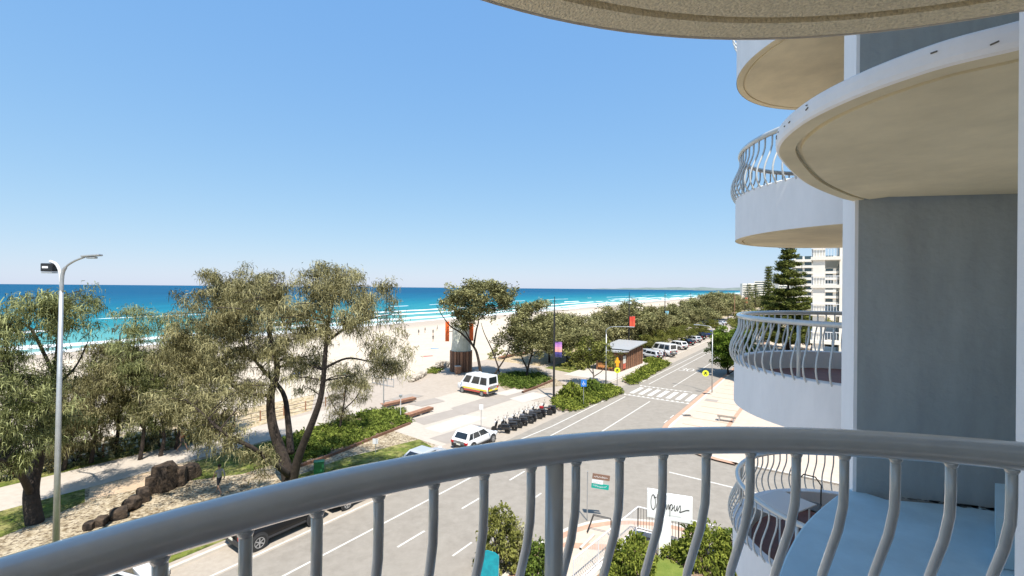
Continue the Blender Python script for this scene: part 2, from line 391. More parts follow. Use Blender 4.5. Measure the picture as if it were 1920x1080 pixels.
mark([NS(-8.8, 31.7), NS(-8.8, 31.85), NS(20, 31.2), NS(20, 31.05)])
for a in ((-12.5, 43.2, 45.8),): mark(nsrect(a[0], a[0]+.1, a[1], a[1]+1)); mark(nsrect(a[0], a[0]+.1, a[2]-.6, a[2]+.6))
# zebra crossing: six bars between two rows of teeth
for i in range(7): mark(nsrect(-19.5+i*1.07, -18.95+i*1.07, 53.1, 57.0), .005)
for s0, n1 in ((51.9, -12.1), (58.0, -13.4)):
    mark(nsrect(-19.9, n1, s0, s0+.16))
    for i in range(int((n1+19.9)/.55)): mark(nsrect(-19.8+i*.55, -19.55+i*.55, s0+(.16 if s0 < 55 else -.34), s0+(.5 if s0 < 55 else 0)), .0048)
# painted 30
def stroke_sheet(P, wd, z, fr):
    V, F = [], []
    for i in range(len(P)):
        a = Vector((*P[max(i-1, 0)], 0)); b = Vector((*P[min(i+1, len(P)-1)], 0)); d = (b-a).normalized(); nrm = Vector((-d.y, d.x, 0))
        for s in (-1, 1): q = Vector((*P[i], 0))+nrm*wd*s; V.append(fr(q.x, q.y, z))
    for i in range(len(P)-1): F.append((i*2, i*2+2, i*2+3, i*2+1))
    return V, F
def circ(cx, cy, rx, ry, a0, a1, k=14): return [(cx+rx*math.cos(math.radians(a0+(a1-a0)*i/k)), cy+ry*math.sin(math.radians(a0+(a1-a0)*i/k))) for i in range(k+1)]
sg = G(1287, 693); sn, ss = toNS(sg)
for P in (circ(sn-.55, ss+.65, .38, .6, 150, -90)+circ(sn-.55, ss-.65, .38, .65, 90, -150), circ(sn+.6, ss, .42, 1.25, 0, 360, 24)):
    wobj('marking', stroke_sheet(P, .09, .005, lambda a, b, z: NS(a, b, z)), LINE, mk)

# park surfaces
L1, L2, L3 = LVL+.004, LVL+.008, LVL+.012
struct('path', sheet(nsrect(-41.2, -36.9, -80, 29.5), L1), PROM)
struct('garden_soil', sheet([NS(-48.1, -80), NS(-41.2, -80), NS(-41.2, 20), NS(-42.2, 26), NS(-48.1, 30)], L1), SCRUB)
struct('grass_strip', sheet([NS(-43.4, -80), NS(-41.0, -80), NS(-41.2, 8), NS(-41.6, 17), NS(-43.0, 17)], L2), GRASS)
struct('park_soil', sheet([NS(-36.9, -80), NS(-24.2, -80), NS(-24.2, 24.5), NS(-27.3, 29), NS(-31.8, 29.6), NS(-36.9, 27)], L1), DIRT)
struct('grass_strip', sheet([NS(-36.9, -80), NS(-32.4, -80), NS(-32.8, 3.5), NS(-34.6, 7.5), NS(-36.9, 8)], L2), GRASS)
struct('grass_patch', sheet([NS(-36.4, 13.2), NS(-33.2, 12), NS(-31.5, 14.6), NS(-31.6, 20), NS(-36.6, 24)], L2), GRASS)
struct('grass_strip', sheet([NS(-28.2, -80), NS(-24.0, -80), NS(-24.0, 23), NS(-25.2, 25.6), NS(-27.2, 26.2), NS(-28.6, 20), NS(-28.0, 12)], L2), GRASS)
struct('sand_patch', sheet([NS(-36.8, 8.2), NS(-34.8, 7.7), NS(-33.6, 12), NS(-36.6, 13)], L3), mixmat('bare_sand', [(.50, .38, .26), (.45, .33, .22)], [1.5], .95, .4, 9, (.4, .6)))
struct('grass_patch', sheet([G(1020, 690, L1), G(1100, 668, L1), G(1140, 662, L1), G(1130, 675, L1), G(1075, 700, L1)], L1), GRASS)
struct('lawn', sheet([G(1190, 640, L1), G(1262, 634, L1), G(1268, 622, L1), G(1200, 622, L1)], L1), LAWNG)
struct('car_park', sheet([NS(-33, 79.5), NS(-23.75, 79.5), NS(-23.75, 240), NS(-33, 240)], L1), mixmat('car_park_asphalt', [(.40, .35, .30), (.36, .31, .26)], [.6], .9, .25, 40, (.4, .6)))
struct('concrete_apron', sheet([NS(-31, 58), NS(-23.9, 58), NS(-23.9, 79), NS(-31, 79)], L2), BANDW)
struct('dune_strip', sheet(nsrect(-48.2, -37.5, 62, 420), LVL+.0021), SCRUB)
struct('park_soil', sheet([G(905, 700, L1), G(1010, 690, L1), G(1060, 722, L1), G(955, 737, L1)], LVL+.0105), DIRT)
# plaza paving bands
pb = struct('plaza_paving', sheet([NS(-36, 26.9), NS(-24.6, 26.0), NS(-24.2, 42), NS(-36, 44)], LVL+.006), PROM)
bz = LVL+.009
for (q, m_) in (([(770, 787), (872, 762), (900, 768), (795, 797)], BANDG), ([(795, 803), (872, 778), (915, 783), (828, 812)], BANDW),
                ([(805, 822), (890, 795), (925, 803), (838, 832)], BANDG), ([(845, 765), (960, 730), (1010, 733), (870, 778)], BANDG),
                ([(955, 747), (1000, 735), (1030, 742), (980, 755)], BANDW), ([(925, 738), (965, 728), (990, 731), (950, 742)], BANDW),
                ([(730, 748), (770, 738), (795, 742), (755, 752)], BANDG), ([(765, 757), (815, 746), (835, 752), (790, 762)], BANDG)):
    bz += .0025; wobj('paving_band', sheet([G(*p, bz) for p in q], bz), m_, pb)

# ================================================================== own apartment building
bld = empty('apartment_building', (6, 2, 0), 'white apartment building with stacked round balconies, seen from one of its balconies', 'building')
Z = lambda z: H+z
STOREY = 3.0
C0 = Vector((.783, -.649, 0)); CU = Vector((.82, -.39, 0)); C1 = Vector((6.22, 7.70, 0))
E_ = Vector((.555, .832, 0)); N_ = Vector((.832, -.555, 0)); B0 = Vector((2.1, -.6, 0))
def BP(s, n): return B0+E_*s+N_*n
bodypoly = [BP(-9, 0), BP(4.9, 0), BP(5.6, .2), BP(10.6, .2), BP(10.6, 13), BP(-9, 13)]
wobj('wall', prism(bodypoly, 0, Z(6.5)), WHITE, bld)
wobj('roof', prism([BP(-9.2, -.15), BP(10.8, -.15), BP(10.8, 13.2), BP(-9.2, 13.2)], Z(6.5), Z(6.9)), WHITE, bld)
W1, WT = Vector((.957, -.292, 0)), Vector((.292, .957, 0))
def fin(c, mt, length, z0, z1, th=.3):
    a = Vector(c); return prism([a, a+W1*length, a+W1*length+WT*th, a+WT*th], z0, z1)
# fin two: white; a thin sheet colours in the blue-grey shade of its near side
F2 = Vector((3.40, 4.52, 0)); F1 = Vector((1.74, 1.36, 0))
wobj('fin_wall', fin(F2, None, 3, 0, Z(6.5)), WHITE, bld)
a = F2-WT*.004+W1*.03; wobj('shade_panel', prism([a, a+W1*2.6, a+W1*2.6+WT*.003, a+WT*.003], 0.2, Z(6.4)), SHADEWALL, bld)
wobj('fin_wall', fin(F1, None, 2.2, 0, Z(6.5)), WHITE, bld)

def offset_curve(P, d):
    out = []
    for i in range(len(P)):
        t = P[min(i+1, len(P)-1)]-P[max(i-1, 0)]; t.z = 0; t.normalize(); out.append(P[i]+Vector((-t.y, t.x, 0))*d)
    return out
def slab(curve, back, zb, zt, inward):
    """thin slab with a rounded edge and a drip groove under the rim; inward = +1/-1 side of the curve"""
    prof = [(.30, zt), (.02, zt), (.004, zt-.012), (0, zt-.04), (0, zb+.03), (.006, zb+.008), (.02, zb), (.11, zb), (.113, zb+.022), (.142, zb+.022), (.145, zb), (.30, zb)]
    V, F = [], []; n = len(curve)
    rows = [[Vector((p.x, p.y, z)) for p in offset_curve(curve, o*inward)] for o, z in prof]
    for r_ in rows: V += r_
    for k in range(len(rows)-1):
        for i in range(n-1): F.append((k*n+i, k*n+i+1, (k+1)*n+i+1, (k+1)*n+i))
    if inward < 0: F = [tuple(reversed(f)) for f in F]
    rim = (V, F)
    top = [Vector((p.x, p.y, zt)) for p in rows[0]]+[Vector((p.x, p.y, zt)) for p in back]
    bot = [Vector((p.x, p.y, zb)) for p in rows[-1]]+[Vector((p.x, p.y, zb)) for p in back]
    return rim, (top, [tuple(range(len(top)))]), (bot, [tuple(range(len(bot)))])
def split_rim(rim, n, cut=6):
    """faces up to the rim's lip versus the underside"""
    V, F = rim; k = cut*(n-1); return (V, F[:k]), (V, F[k:])
# --- the unrailed curved ledges between the fins
LC = catmull([(1.90, 1.62, 0), (1.86, 1.68, 0), (1.70, 1.84, 0), (1.58, 2.12, 0), (1.55, 2.46, 0), (1.65, 2.85, 0), (1.89, 3.21, 0), (2.47, 3.85, 0), (3.10, 4.38, 0), (3.43, 4.60, 0)], 6)
for k in (-3, -2, -1, 0, 1):
    zb = Z(.9+3*k); rim, top, bot = slab(LC, [Vector((4.9, 4.1, 0)), Vector((3.2, 1.2, 0))], zb, zb+.11, -1)
    a, b = split_rim(rim, len(LC))
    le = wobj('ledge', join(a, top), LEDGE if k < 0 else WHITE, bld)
    wobj('soffit', join(b, bot), SOFFIT, le)
# small kerb block by the near fin on the lower ledge
wobj('upstand', prism([Vector((3.50, 3.28, 0)), Vector((3.9, 3.16, 0)), Vector((4.22, 3.84, 0)), Vector((4.11, 3.86, 0))], Z(-1.985), Z(-1.62)), LEDGE, bld)

# flaking render where the ledge meets the wall, and chips on the slab edges
rngc = random.Random(2); fl_ = []
for i in range(46):
    t = rngc.random()**.6; p = F2+W1*(.35+.75*t)-WT*(.012+rngc.random()*.05*(.4+t)); r0 = .008+.022*rngc.random()
    fl_.append(xf(([Vector((r0*(.6+.8*rngc.random())*math.cos(k*1.05)*1.6, r0*(.6+.6*rngc.random())*math.sin(k*1.05), 0)) for k in range(6)], [tuple(range(6))]), (p.x, p.y, Z(-1.985)+.0), rngc.uniform(-.5, .3)))
flo = wobj('flaked_joint', join(*fl_), mat('flaked_render', (.10, .105, .10), .95), bld); flo['kind'] = 'stuff'
for i in range(9):
    k = rngc.randint(8, len(LC)-14); p = LC[k]; z = Z(.9)+rngc.uniform(.02, .09); d = (LC[k+1]-LC[k-1]); d.z = 0; d.normalize(); q = p+Vector((-d.y, d.x, 0))*.002
    wobj('paint_chip', tube([q-d*rngc.uniform(.004, .014)+Vector((0, 0, z)), q+d*rngc.uniform(.004, .014)+Vector((0, 0, z+rngc.uniform(-.008, .008)))], .0035, 5), mat('chip_dark', (.12, .11, .09), .9), bld)
# --- round balconies
BAL = [(0, -.02), (0, -.14), (.004, -.2), (.03, -.29), (.075, -.39), (.12, -.49), (.145, -.58), (.15, -.66), (.135, -.74), (.1, -.81), (.05, -.87), (.012, -.92), (0, -.95)]
BALME = mkmesh('baluster', *join(tube([(x, 0, z) for x, z in BAL], .0135, 10), tube([(0, 0, -.036), (0, 0, -.044), (0, 0, -.049), (0, 0, -.053)], [.0185, .0175, .0155, .0137], 10)), RAILPAINT, True)
BALFAR = mkmesh('baluster', *tube([(x, 0, z) for x, z in BAL], .0145, 6), RAILPAINT, True)
POSTME = mkmesh('post', *tube([(0, 0, -.0), (0, 0, -.95)], [.027, .027], 16), RAILPAINT, True)
def arcpts(c, r, a0, a1, k=64): return [c+Vector((math.cos(math.radians(a0+(a1-a0)*i/k)), math.sin(math.radians(a0+(a1-a0)*i/k)), 0))*r for i in range(k+1)]
def ringwall(c, ri, ro, a0, a1, z0, z1, k=72):
    V, F = [], []; A = arcpts(c, ri, a0, a1, k); B = arcpts(c, ro, a0, a1, k); e = .012
    Bi = arcpts(c, ro-e, a0, a1, k); Ai = arcpts(c, ri+e, a0, a1, k)
    rows = [(B, z0), (B, z1-e), (Bi, z1), (Ai, z1), (A, z1-e), (A, z0)]
    for r_, z in rows: V += [(p.x, p.y, z) for p in r_]
    n = k+1
    for j in range(len(rows)-1):
        for i in range(k): F.append((j*n+i, j*n+i+1, (j+1)*n+i+1, (j+1)*n+i))
    m = len(rows)
    F.append(tuple(j*n for j in range(m-1, -1, -1))); F.append(tuple(j*n+k for j in range(m)))
    return V, F
def railing(c, r, a0, a1, zr, step, posts, rad, me, phase=0.):
    rail = wobj('railing', tube([p+Vector((0, 0, zr)) for p in arcpts(c, r, a0, a1, 90)], rad, 20), RAILPAINT, bld, True)
    base = Vector((c.x, c.y, zr))-bld.location
    n = int((a1-a0-2)/step)
    for i in range(n+1):
        a = a0+1+phase+i*step
        if any(abs(a-p) < step*.3 for p in posts): pass
        o = link('baluster', me, rail); t = math.radians(a)
        o.location = base+Vector((math.cos(t)*r, math.sin(t)*r, 0)); o.rotation_euler = (0, 0, t)
    for p in posts:
        o = link('post', POSTME, rail); t = math.radians(p); o.location = base+Vector((math.cos(t)*r, math.sin(t)*r, 0))
    return rail
FLOORT = mat('terracotta_tile', (.20, .075, .05), .6, var=.15, scale=6)
def balcony(c, k, r, a0, a1, step, posts, me, rad=.043, phase=0., soff=SOFFIT, rails=True):
    zb = Z(-2.08+3*k)
    cv = arcpts(c, r+.05, a0, a1, 72)
    rim, top, bot = slab(cv, [], zb, zb+.2, 1)
    sl_ = wobj('balcony_slab', (top[0][:], top[1]), FLOORT, bld)
    for v in sl_.data.vertices: v.co.z = zb+.45-bld.location.z
    b = split_rim(rim, len(cv), 3)[1]
    wobj('soffit', join(b, bot), soff, bld)
    wobj('parapet', ringwall(c, r-.10, r+.053, a0, a1, zb+.004, zb+.78), WHITE, bld)
    if rails: return railing(c, r-.02, a0, a1, zb+1.6+.043-rad, step, posts, rad, me, phase)
own = balcony(C0, 0, 2.12, 58, 250, 3.926, [108.1], BALME, .041, .10)
balcony(CU, 1, 2.02, 52, 250, 4.2, [108], BALFAR, soff=STIPPLE)
for k in (-3, -2, -1, 1, 2): balcony(C1, k, 2.15, 36, 262, 4.3, [60, 140, 205], BALFAR)
balcony(C1, 0, 2.15, 36, 262, 4.3, [60, 140, 205], BALFAR)
# chipped spot on the rail
q = PX(864, 863, 1.245); wobj('paint_chip', xf(lathe([(.001, -.003), (.005, -.002), (.006, 0), (.004, .002), (.001, .003)], 8), q, .3, 1.2), BLACK, own)
# glass doors behind the balconies; unseen near run widened to darken the rail
for k in range(-3, 2):
    for s0 in (-4.9, -2.45, 0, 7.2, 9.0):
        wobj('glass_door', xf(box(0, 2.4 if s0 < 5 else 1.75, -.05, .01, 0, 2.5), BP(s0, (0 if s0 < 5 else .2))+Vector((0, 0, Z(-1.62+3*k))), math.atan2(.832, .555)), GLASSD, bld)

# furniture on the balcony one floor down
tc = Vector((4.95, 8.35, Z(-4.08-.55)))
tb = empty('balcony_table', tc, 'white rectangular table on the lower round balcony', 'table')
obj('table_top', box(-.55, .55, -.35, .35, .70, .73, .012), STEELW, tb)
for x in (-.45, .45):
    for y in (-.27, .27): obj('leg', tube([(x, y, 0), (x, y, .7)], .018, 6), STEELW, tb)
tb.rotation_euler = (0, 0, .5)
ch = empty('balcony_chair', tc+Vector((.85, .55, 0)), 'dark chair with thin arched back beside the white balcony table', 'chair', rz=2.4)
obj('seat', box(-.22, .22, -.22, .22, .42, .45, .01), BLACK, ch)
obj('backrest', tube([(-.2, -.2, .43), (-.2, -.24, .8), (-.1, -.26, .93), (.1, -.26, .93), (.2, -.24, .8), (.2, -.2, .43)], .013, 6), BLACK, ch)
for x in (-.19, .19):
    for y in (-.19, .19): obj('leg', tube([(x, y, 0), (x, y, .42)], .013, 6), BLACK, ch)
# chairs on the upper balcony, dark seen through the bars
ch2 = empty('balcony_chair', C1+Vector((-.9, -.3, Z(.92+.45))), 'black outdoor chair behind the upper balcony bars', 'chair', rz=1.)
obj('seat', box(-.3, .3, -.3, .3, .40, .46, .02), BLACK, ch2); obj('backrest', box(-.3, .3, -.32, -.27, .46, .95, .02), BLACK, ch2)
for x in (-.25, .25):
    for y in (-.25, .25): obj('leg', tube([(x, y, 0), (x, y, .4)], .02, 6), BLACK, ch2)
# ================================================================== vegetation
def strandmesh(name, P, D, L, W, droop, tint, m, taper=.35):
    """curved leaf strips: P origins, D unit directions, L lengths, W widths, droop fraction; 3 triangles each"""
    n = len(P); up = np.zeros((n, 3)); up[:, 2] = 1
    side = np.cross(D, NR.normal(size=(n, 3))); side /= np.linalg.norm(side, axis=1)[:, None]+1e-9
    Lc, Wc, dr = L[:, None], W[:, None], droop[:, None]
    mid = P+D*Lc*.5-up*Lc*dr*.22; tip = P+D*Lc*(1-.55*dr)-up*Lc*dr*.85
    V = np.stack([P-side*Wc*taper, P+side*Wc*taper, mid+side*Wc*.5, mid-side*Wc*.5, tip], 1).reshape(-1, 3)
    idx = np.array([0, 1, 2, 0, 2, 3, 3, 2, 4]); I = (np.arange(n)[:, None]*5+idx[None]).reshape(-1)
    me = bpy.data.meshes.new(name); me.vertices.add(n*5); me.vertices.foreach_set('co', V.astype(np.float32).reshape(-1))
    k = n*3; me.loops.add(k*3); me.loops.foreach_set('vertex_index', I.astype(np.int32))
    me.polygons.add(k); me.polygons.foreach_set('loop_start', np.arange(0, k*3, 3, dtype=np.int32)); 
    at = me.attributes.new('tint', 'FLOAT', 'POINT'); at.data.foreach_set('value', np.repeat(tint, 5).astype(np.float32))
    me.materials.append(m); me.update(calc_edges=True); me.validate(); return me
def rand_dirs(n, zlo=-.3, zhi=1.):
    z = NR.uniform(zlo, zhi, n); a = NR.uniform(0, 2*math.pi, n); r = np.sqrt(1-np.clip(z, -1, 1)**2)
    return np.stack([r*np.cos(a), r*np.sin(a), z], 1)
OLIVE = leafmat('sheoak_needles', (.075, .068, .025), (.58, .53, .28), .32)
OLIVEG = leafmat('sheoak_green', (.065, .075, .022), (.50, .52, .24), .32)
KHAKI = leafmat('coastal_foliage', (.07, .07, .026), (.50, .48, .23), .3)
RUSTY = leafmat('brownish_foliage', (.06, .055, .02), (.46, .43, .21), .25)
MIDGREEN = leafmat('broad_leaves', (.03, .055, .012), (.22, .29, .06), .35)
LIME = leafmat('strap_leaves', (.04, .065, .012), (.38, .42, .08), .35)
PINEM = leafmat('pine_needles', (.035, .048, .014), (.29, .31, .08), .25)
BUSHY = leafmat('yellow_green_leaves', (.08, .09, .02), (.34, .34, .10), .3)
# spec: strands per tuft, length, width, droop, tuft jitter, z range of directions
SHEOAK = dict(k=46, L=(.18, .46), W=.036, droop=(.75, 1.3), jit=.37, z=(-.8, .7))
LEAFY = dict(k=26, L=(.18, .38), W=.10, droop=(.1, .5), jit=.42, z=(-.5, 1))
def crown_from_tufts(T, spec, off=Vector((0, 0, 0)), mul=1., sc=1.):
    T = np.array(T); n = len(T); k = max(3, int(spec['k']*mul)); P = np.repeat(T, k, 0)
    P = P+NR.normal(size=P.shape)*spec['jit']*sc*np.array([.6, .6, .42])
    N = len(P); tt = np.repeat(NR.uniform(0, 1, n), k)
    tint = np.clip(.02+.7*tt+NR.normal(0, .26, N), 0, 1)
    return P-np.array(off), rand_dirs(N, *spec['z']), NR.uniform(*spec['L'], N)*sc, spec['W']*sc*NR.uniform(.6, 1.3, N), NR.uniform(*spec['droop'], N), tint
def grow(limbs, blobs, rng, rtip=.012):
    """limbs: list of (points, r0, r1); blobs: (centre, rx, ry, rz, branchlets). returns trunk geometry and tuft points"""
    geos, nodes, tufts = [], [], []
    for P, r0, r1 in limbs:
        C = catmull(P, 5); n = len(C)
        geos.append(tube(C, [r0+(r1-r0)*(i/(n-1))**.8 for i in range(n)], 9))
        for i in range(2, n): nodes.append((C[i], r0+(r1-r0)*(i/(n-1))))
    for c, rx, ry, rz, nb in blobs:
        for _ in range(nb):
            while True:
                d = Vector((rng.uniform(-1, 1), rng.uniform(-1, 1), rng.uniform(-1, 1)))
                if .25 < d.length < 1: break
            d *= (.75+.25/d.length)*1.0 if d.length > .5 else 1
            e = c+Vector((d.x*rx, d.y*ry, d.z*rz))
            best = min(nodes, key=lambda q: (q[0]-e).length+max(0, q[0].z-e.z)*.7)
            a = best[0]; m1 = a.lerp(e, .5)+Vector((rng.uniform(-.3, .3), rng.uniform(-.3, .3), rng.uniform(.0, .5)))*min(1, (e-a).length*.35)
            r0 = min(best[1]*.55, .02+.016*(e-a).length)
            C = catmull([a, m1, e], 4); geos.append(tube(C, [r0+(rtip-r0)*i/(len(C)-1) for i in range(len(C))], 5, False))
            L = (e-a).length; nt_ = max(3, int(L*.9)+2); nt_ = min(nt_, 7)
            for j in range(nt_):
                t = 1-j/nt_*min(.75, 1.8/max(L, .5)+.2); k = t*(len(C)-1); i = min(int(k), len(C)-2); q = C[i].lerp(C[i+1], k-i)
                tufts.append(q+Vector((rng.gauss(0, .28), rng.gauss(0, .28), rng.gauss(-.05, .2))))
    return join(*geos), tufts
def px_tree(name, label, base, limbs, blobs, spec, lm, bark=BARK, group=None, cat='tree', mul=1., seed=1, sc=1.):
    """base: ground pixel; limbs and blobs in picture coordinates at the tree's own distance plus a depth offset in metres"""
    rng = random.Random(seed); b = G(*base, LVL); dep = b.y
    def at(u, v, dd): 
        return PX(u, v, dep+dd)
    LB = []
    for P, r0, r1 in limbs: LB.append(([at(*p) for p in P], r0, r1))
    LB[0][0][0] = b-Vector((0, 0, .15))
    BB = [(at(u, v, dd), ru*dep/FPX, rd, rv*dep/FPX, nb) for u, v, dd, ru, rv, rd, nb in blobs]
    geo, tufts = grow(LB, BB, rng)
    root = empty(name, b, label, cat, group)
    wobj('trunk', geo, bark, root, True)
    link('crown', strandmesh('crown', *crown_from_tufts(tufts, spec, b, mul, sc), lm), root)
    return root

# --- the big she-oak in front of the rail
px_tree('sheoak_tree', 'largest she-oak, several dark trunks forking from one base beside the car lane', (543, 912),
 [([(543, 912, 0), (535, 870, 0), (512, 800, .2), (508, 742, .3), (520, 690, .3), (505, 620, 0), (512, 560, -.3), (520, 530, 0)], .42, .05),
  ([(548, 905, -.2), (562, 850, -.6), (590, 780, -1.2), (604, 730, -1.5), (612, 640, -1.5), (620, 580, -1.2), (640, 520, -.8)], .30, .04),
  ([(545, 850, .3), (540, 790, 1.5), (530, 735, 2.2), (490, 690, 3), (455, 640, 3.2), (440, 570, 3)], .24, .04),
  ([(540, 890, -.5), (505, 862, -2.2), (470, 838, -3.4), (420, 812, -4), (385, 780, -4.2), (350, 750, -4)], .20, .03),
  ([(609, 690, -1.5), (650, 672, -1), (690, 677, -.5), (730, 684, 0)], .09, .02),
  ([(613, 640, -1.5), (655, 612, -2), (700, 596, -2.4), (735, 590, -2.4)], .10, .02),
  ([(508, 742, .3), (455, 735, 1), (400, 700, 1.6), (350, 690, 2)], .12, .03),
  ([(620, 580, -1.2), (600, 545, .5), (580, 515, 1.5)], .08, .02)],
 [(440, 535, 2.6, 62, 42, 2.6, 28), (385, 580, 1, 62, 48, 2.4, 24), (490, 540, 1.5, 55, 38, 2.4, 18), (350, 640, 1, 60, 45, 2.4, 20), (440, 600, 2, 60, 45, 2.4, 18), (520, 570, 0, 60, 45, 2.6, 24), (610, 520, 0, 65, 30, 2.4, 20), (655, 530, -1, 48, 34, 2, 12),
  (590, 590, -2, 65, 45, 2.6, 26), (480, 630, 3, 65, 50, 2.6, 24), (400, 660, 1, 70, 50, 2.6, 26), (340, 700, 0, 55, 50, 2.2, 18), (560, 660, 0, 55, 40, 2.2, 16),
  (680, 590, -2, 55, 40, 2, 11), (715, 555, -2, 36, 30, 1.6, 6), (720, 640, -2, 40, 30, 1.6, 6), (740, 680, 0, 42, 26, 1.6, 8), (690, 690, 0, 40, 24, 1.6, 6),
  (440, 740, -2, 60, 40, 2.4, 15), (370, 780, -4, 55, 38, 2, 14), (320, 760, -3, 45, 40, 2, 10), (480, 700, 2, 45, 40, 2, 10), (575, 715, -1, 30, 34, 1.5, 5), (480, 860, -3.5, 30, 22, 1.2, 4), (430, 830, -4, 28, 20, 1.2, 4)],
 SHEOAK, OLIVE, seed=3, mul=1.4)
# --- left tree by the lamp
px_tree('sheoak_tree', 'she-oak with a short dark leaning trunk beside the tall lamp post', (66, 980),
 [([(66, 980, 0), (58, 930, .2), (64, 890, .5), (72, 860, .7), (75, 800, 1), (95, 730, 1), (105, 680, 1), (110, 620, .5), (95, 570, 0)], .40, .05),
  ([(57, 925, .2), (40, 892, -1), (15, 870, -2), (-25, 850, -3)], .2, .06),
  ([(80, 780, 1), (50, 740, 0), (20, 690, -1), (10, 620, -1)], .16, .03), ([(100, 700, 1), (60, 620, 1), (30, 600, 1), (10, 580, 1)], .1, .03),
  ([(95, 730, 1), (140, 690, 2), (165, 640, 2)], .1, .02)],
 [(110, 560, 0, 55, 24, 2, 16), (155, 590, 1, 36, 30, 1.8, 10), (60, 600, 0, 45, 34, 2, 14), (15, 625, -1, 40, 40, 2, 14), (30, 700, -1, 50, 45, 2.2, 20), (90, 740, 0, 50, 45, 2.2, 16), (30, 790, -1, 50, 40, 2, 18), (100, 800, 1, 45, 36, 2, 12), (-30, 720, -2, 40, 60, 2, 12), (10, 850, -2, 28, 24, 1.4, 6)],
 SHEOAK, OLIVEG, seed=5, mul=1.05)
px_tree('sheoak_tree', 'thick trunked she-oak at the promenade edge left of the lamp post', (-14, 905),
 [([(-14, 905, 0), (0, 860, 0), (15, 820, 0), (10, 770, 0), (20, 720, 0), (0, 660, 0)], .38, .06), ([(15, 820, 0), (45, 790, 1), (60, 740, 1)], .16, .04)],
 [(15, 740, 0, 50, 45, 2.4, 14), (55, 780, 1, 45, 36, 2.2, 12), (20, 680, 0, 50, 40, 2.4, 12), (-30, 640, 0, 45, 60, 2.4, 10)], SHEOAK, OLIVEG, seed=6)
# --- she-oaks along the dune behind the promenade
DUNE = [((262, 862), 255, 562, 75, 30, 'tallest'), ((170, 868), 180, 640, 62, 31, ''), ((330, 842), 335, 575, 75, 32, ''), ((215, 850), 225, 600, 58, 33, ''), ((395, 820), 390, 600, 60, 34, ''), ((118, 882), 125, 715, 48, 35, ''), ((300, 855), 290, 660, 60, 36, '')]
for i, (b, u, top, wpx, sd_, _) in enumerate(DUNE):
    hh = b[1]-top
    px_tree('dune_sheoak', ['tallest olive she-oak of the dune thicket, its tip against the sea', 'low she-oak of the dune thicket just behind the lamp post', 'she-oak of the dune thicket behind the boulder row', 'slim she-oak between the lamp post and the tallest of the dune thicket', 'she-oak of the dune thicket touching the largest she-oak', 'shortest she-oak of the dune thicket, beside the short leaning trunk', 'drooping low she-oak in the middle of the dune thicket'][i], b,
      [([(b[0], b[1], 0), (b[0]+8, b[1]-.25*hh, 0), (u-5, b[1]-.55*hh, 0), (u, top+.1*hh, 0)], .15, .03), ([(b[0]+6, b[1]-.2*hh, 0), (u-.5*wpx, b[1]-.5*hh, .5), (u-.6*wpx, top+.35*hh, .5)], .09, .02), ([(b[0]+6, b[1]-.25*hh, 0), (u+.45*wpx, b[1]-.5*hh, -.5), (u+.55*wpx, top+.3*hh, -.5)], .09, .02)],
      [(u, top+.18*hh, 0, .6*wpx, .17*hh, 2, 15), (u-.5*wpx, top+.38*hh, .6, .55*wpx, .16*hh, 2, 14), (u+.5*wpx, top+.36*hh, -.6, .55*wpx, .16*hh, 2, 14), (u, top+.52*hh, 0, .8*wpx, .18*hh, 2, 16), (u-.3*wpx, top+.72*hh, 0, .7*wpx, .12*hh, 1.8, 9)],
      SHEOAK, OLIVE if i % 2 else OLIVEG, group='dune she-oaks behind the rope fence', seed=sd_, mul=1.15)
# --- small tree in the garden behind the fence
px_tree('small_tree', 'small grey-green tree growing in the green garden bed beside the benches', (636, 808),
 [([(636, 808, 0), (640, 785, 0), (645, 755, 0), (650, 715, 0)], .12, .03), ([(640, 785, 0), (622, 755, .5), (612, 730, .5)], .07, .02), ([(642, 770, 0), (668, 745, -.5), (680, 715, -.5)], .07, .02)],
 [(650, 700, 0, 45, 26, 2, 14), (625, 735, .5, 28, 24, 1.6, 9), (675, 730, -.5, 30, 24, 1.6, 10), (640, 775, 0, 26, 16, 1.4, 6)], SHEOAK, OLIVE, seed=8, mul=.9)
# --- leaning tree by the white van
px_tree('coastal_tree', 'tall umbrella-crowned tree with bare leaning trunks behind the white van', (903, 708),
 [([(903, 708, 0), (896, 670, 0), (888, 650, 0), (865, 625, 0), (845, 612, 0), (828, 590, 0), (818, 572, 0)], .24, .03),
  ([(888, 650, 0), (893, 620, .5), (897, 600, .8), (890, 575, 1), (885, 550, 1)], .16, .03), ([(888, 650, 0), (872, 620, -.5), (855, 592, -.6), (850, 570, -.6)], .12, .03),
  ([(897, 600, .8), (925, 580, .5), (950, 562, .5)], .1, .02)],
 [(895, 545, 0, 55, 20, 4, 34), (860, 575, 0, 32, 22, 3.4, 20), (935, 548, 0, 36, 22, 3.4, 20), (905, 580, 0, 45, 22, 3.6, 24), (955, 568, 0, 22, 12, 2, 8), (870, 605, 0, 16, 12, 2, 6)],
 LEAFY, KHAKI, seed=9, mul=1.7, sc=1.3)
px_tree('coastal_tree', 'crossed thin-trunked tree beside the white van, open crown', (923, 709),
 [([(923, 709, 0), (935, 690, 0), (952, 662, 0), (960, 630, 0), (965, 600, 0)], .16, .03), ([(935, 690, 0), (922, 655, .5), (908, 625, .5), (902, 605, .5)], .12, .03), ([(938, 708, .4), (933, 685, .4), (925, 660, .4)], .12, .06)],
 [(965, 610, 0, 26, 22, 2.5, 9), (1005, 568, 2, 26, 10, 2.5, 9), (940, 640, 1, 14, 14, 2, 4), (990, 585, 1, 20, 10, 2, 5)], LEAFY, KHAKI, seed=10, mul=1.5, sc=1.3)
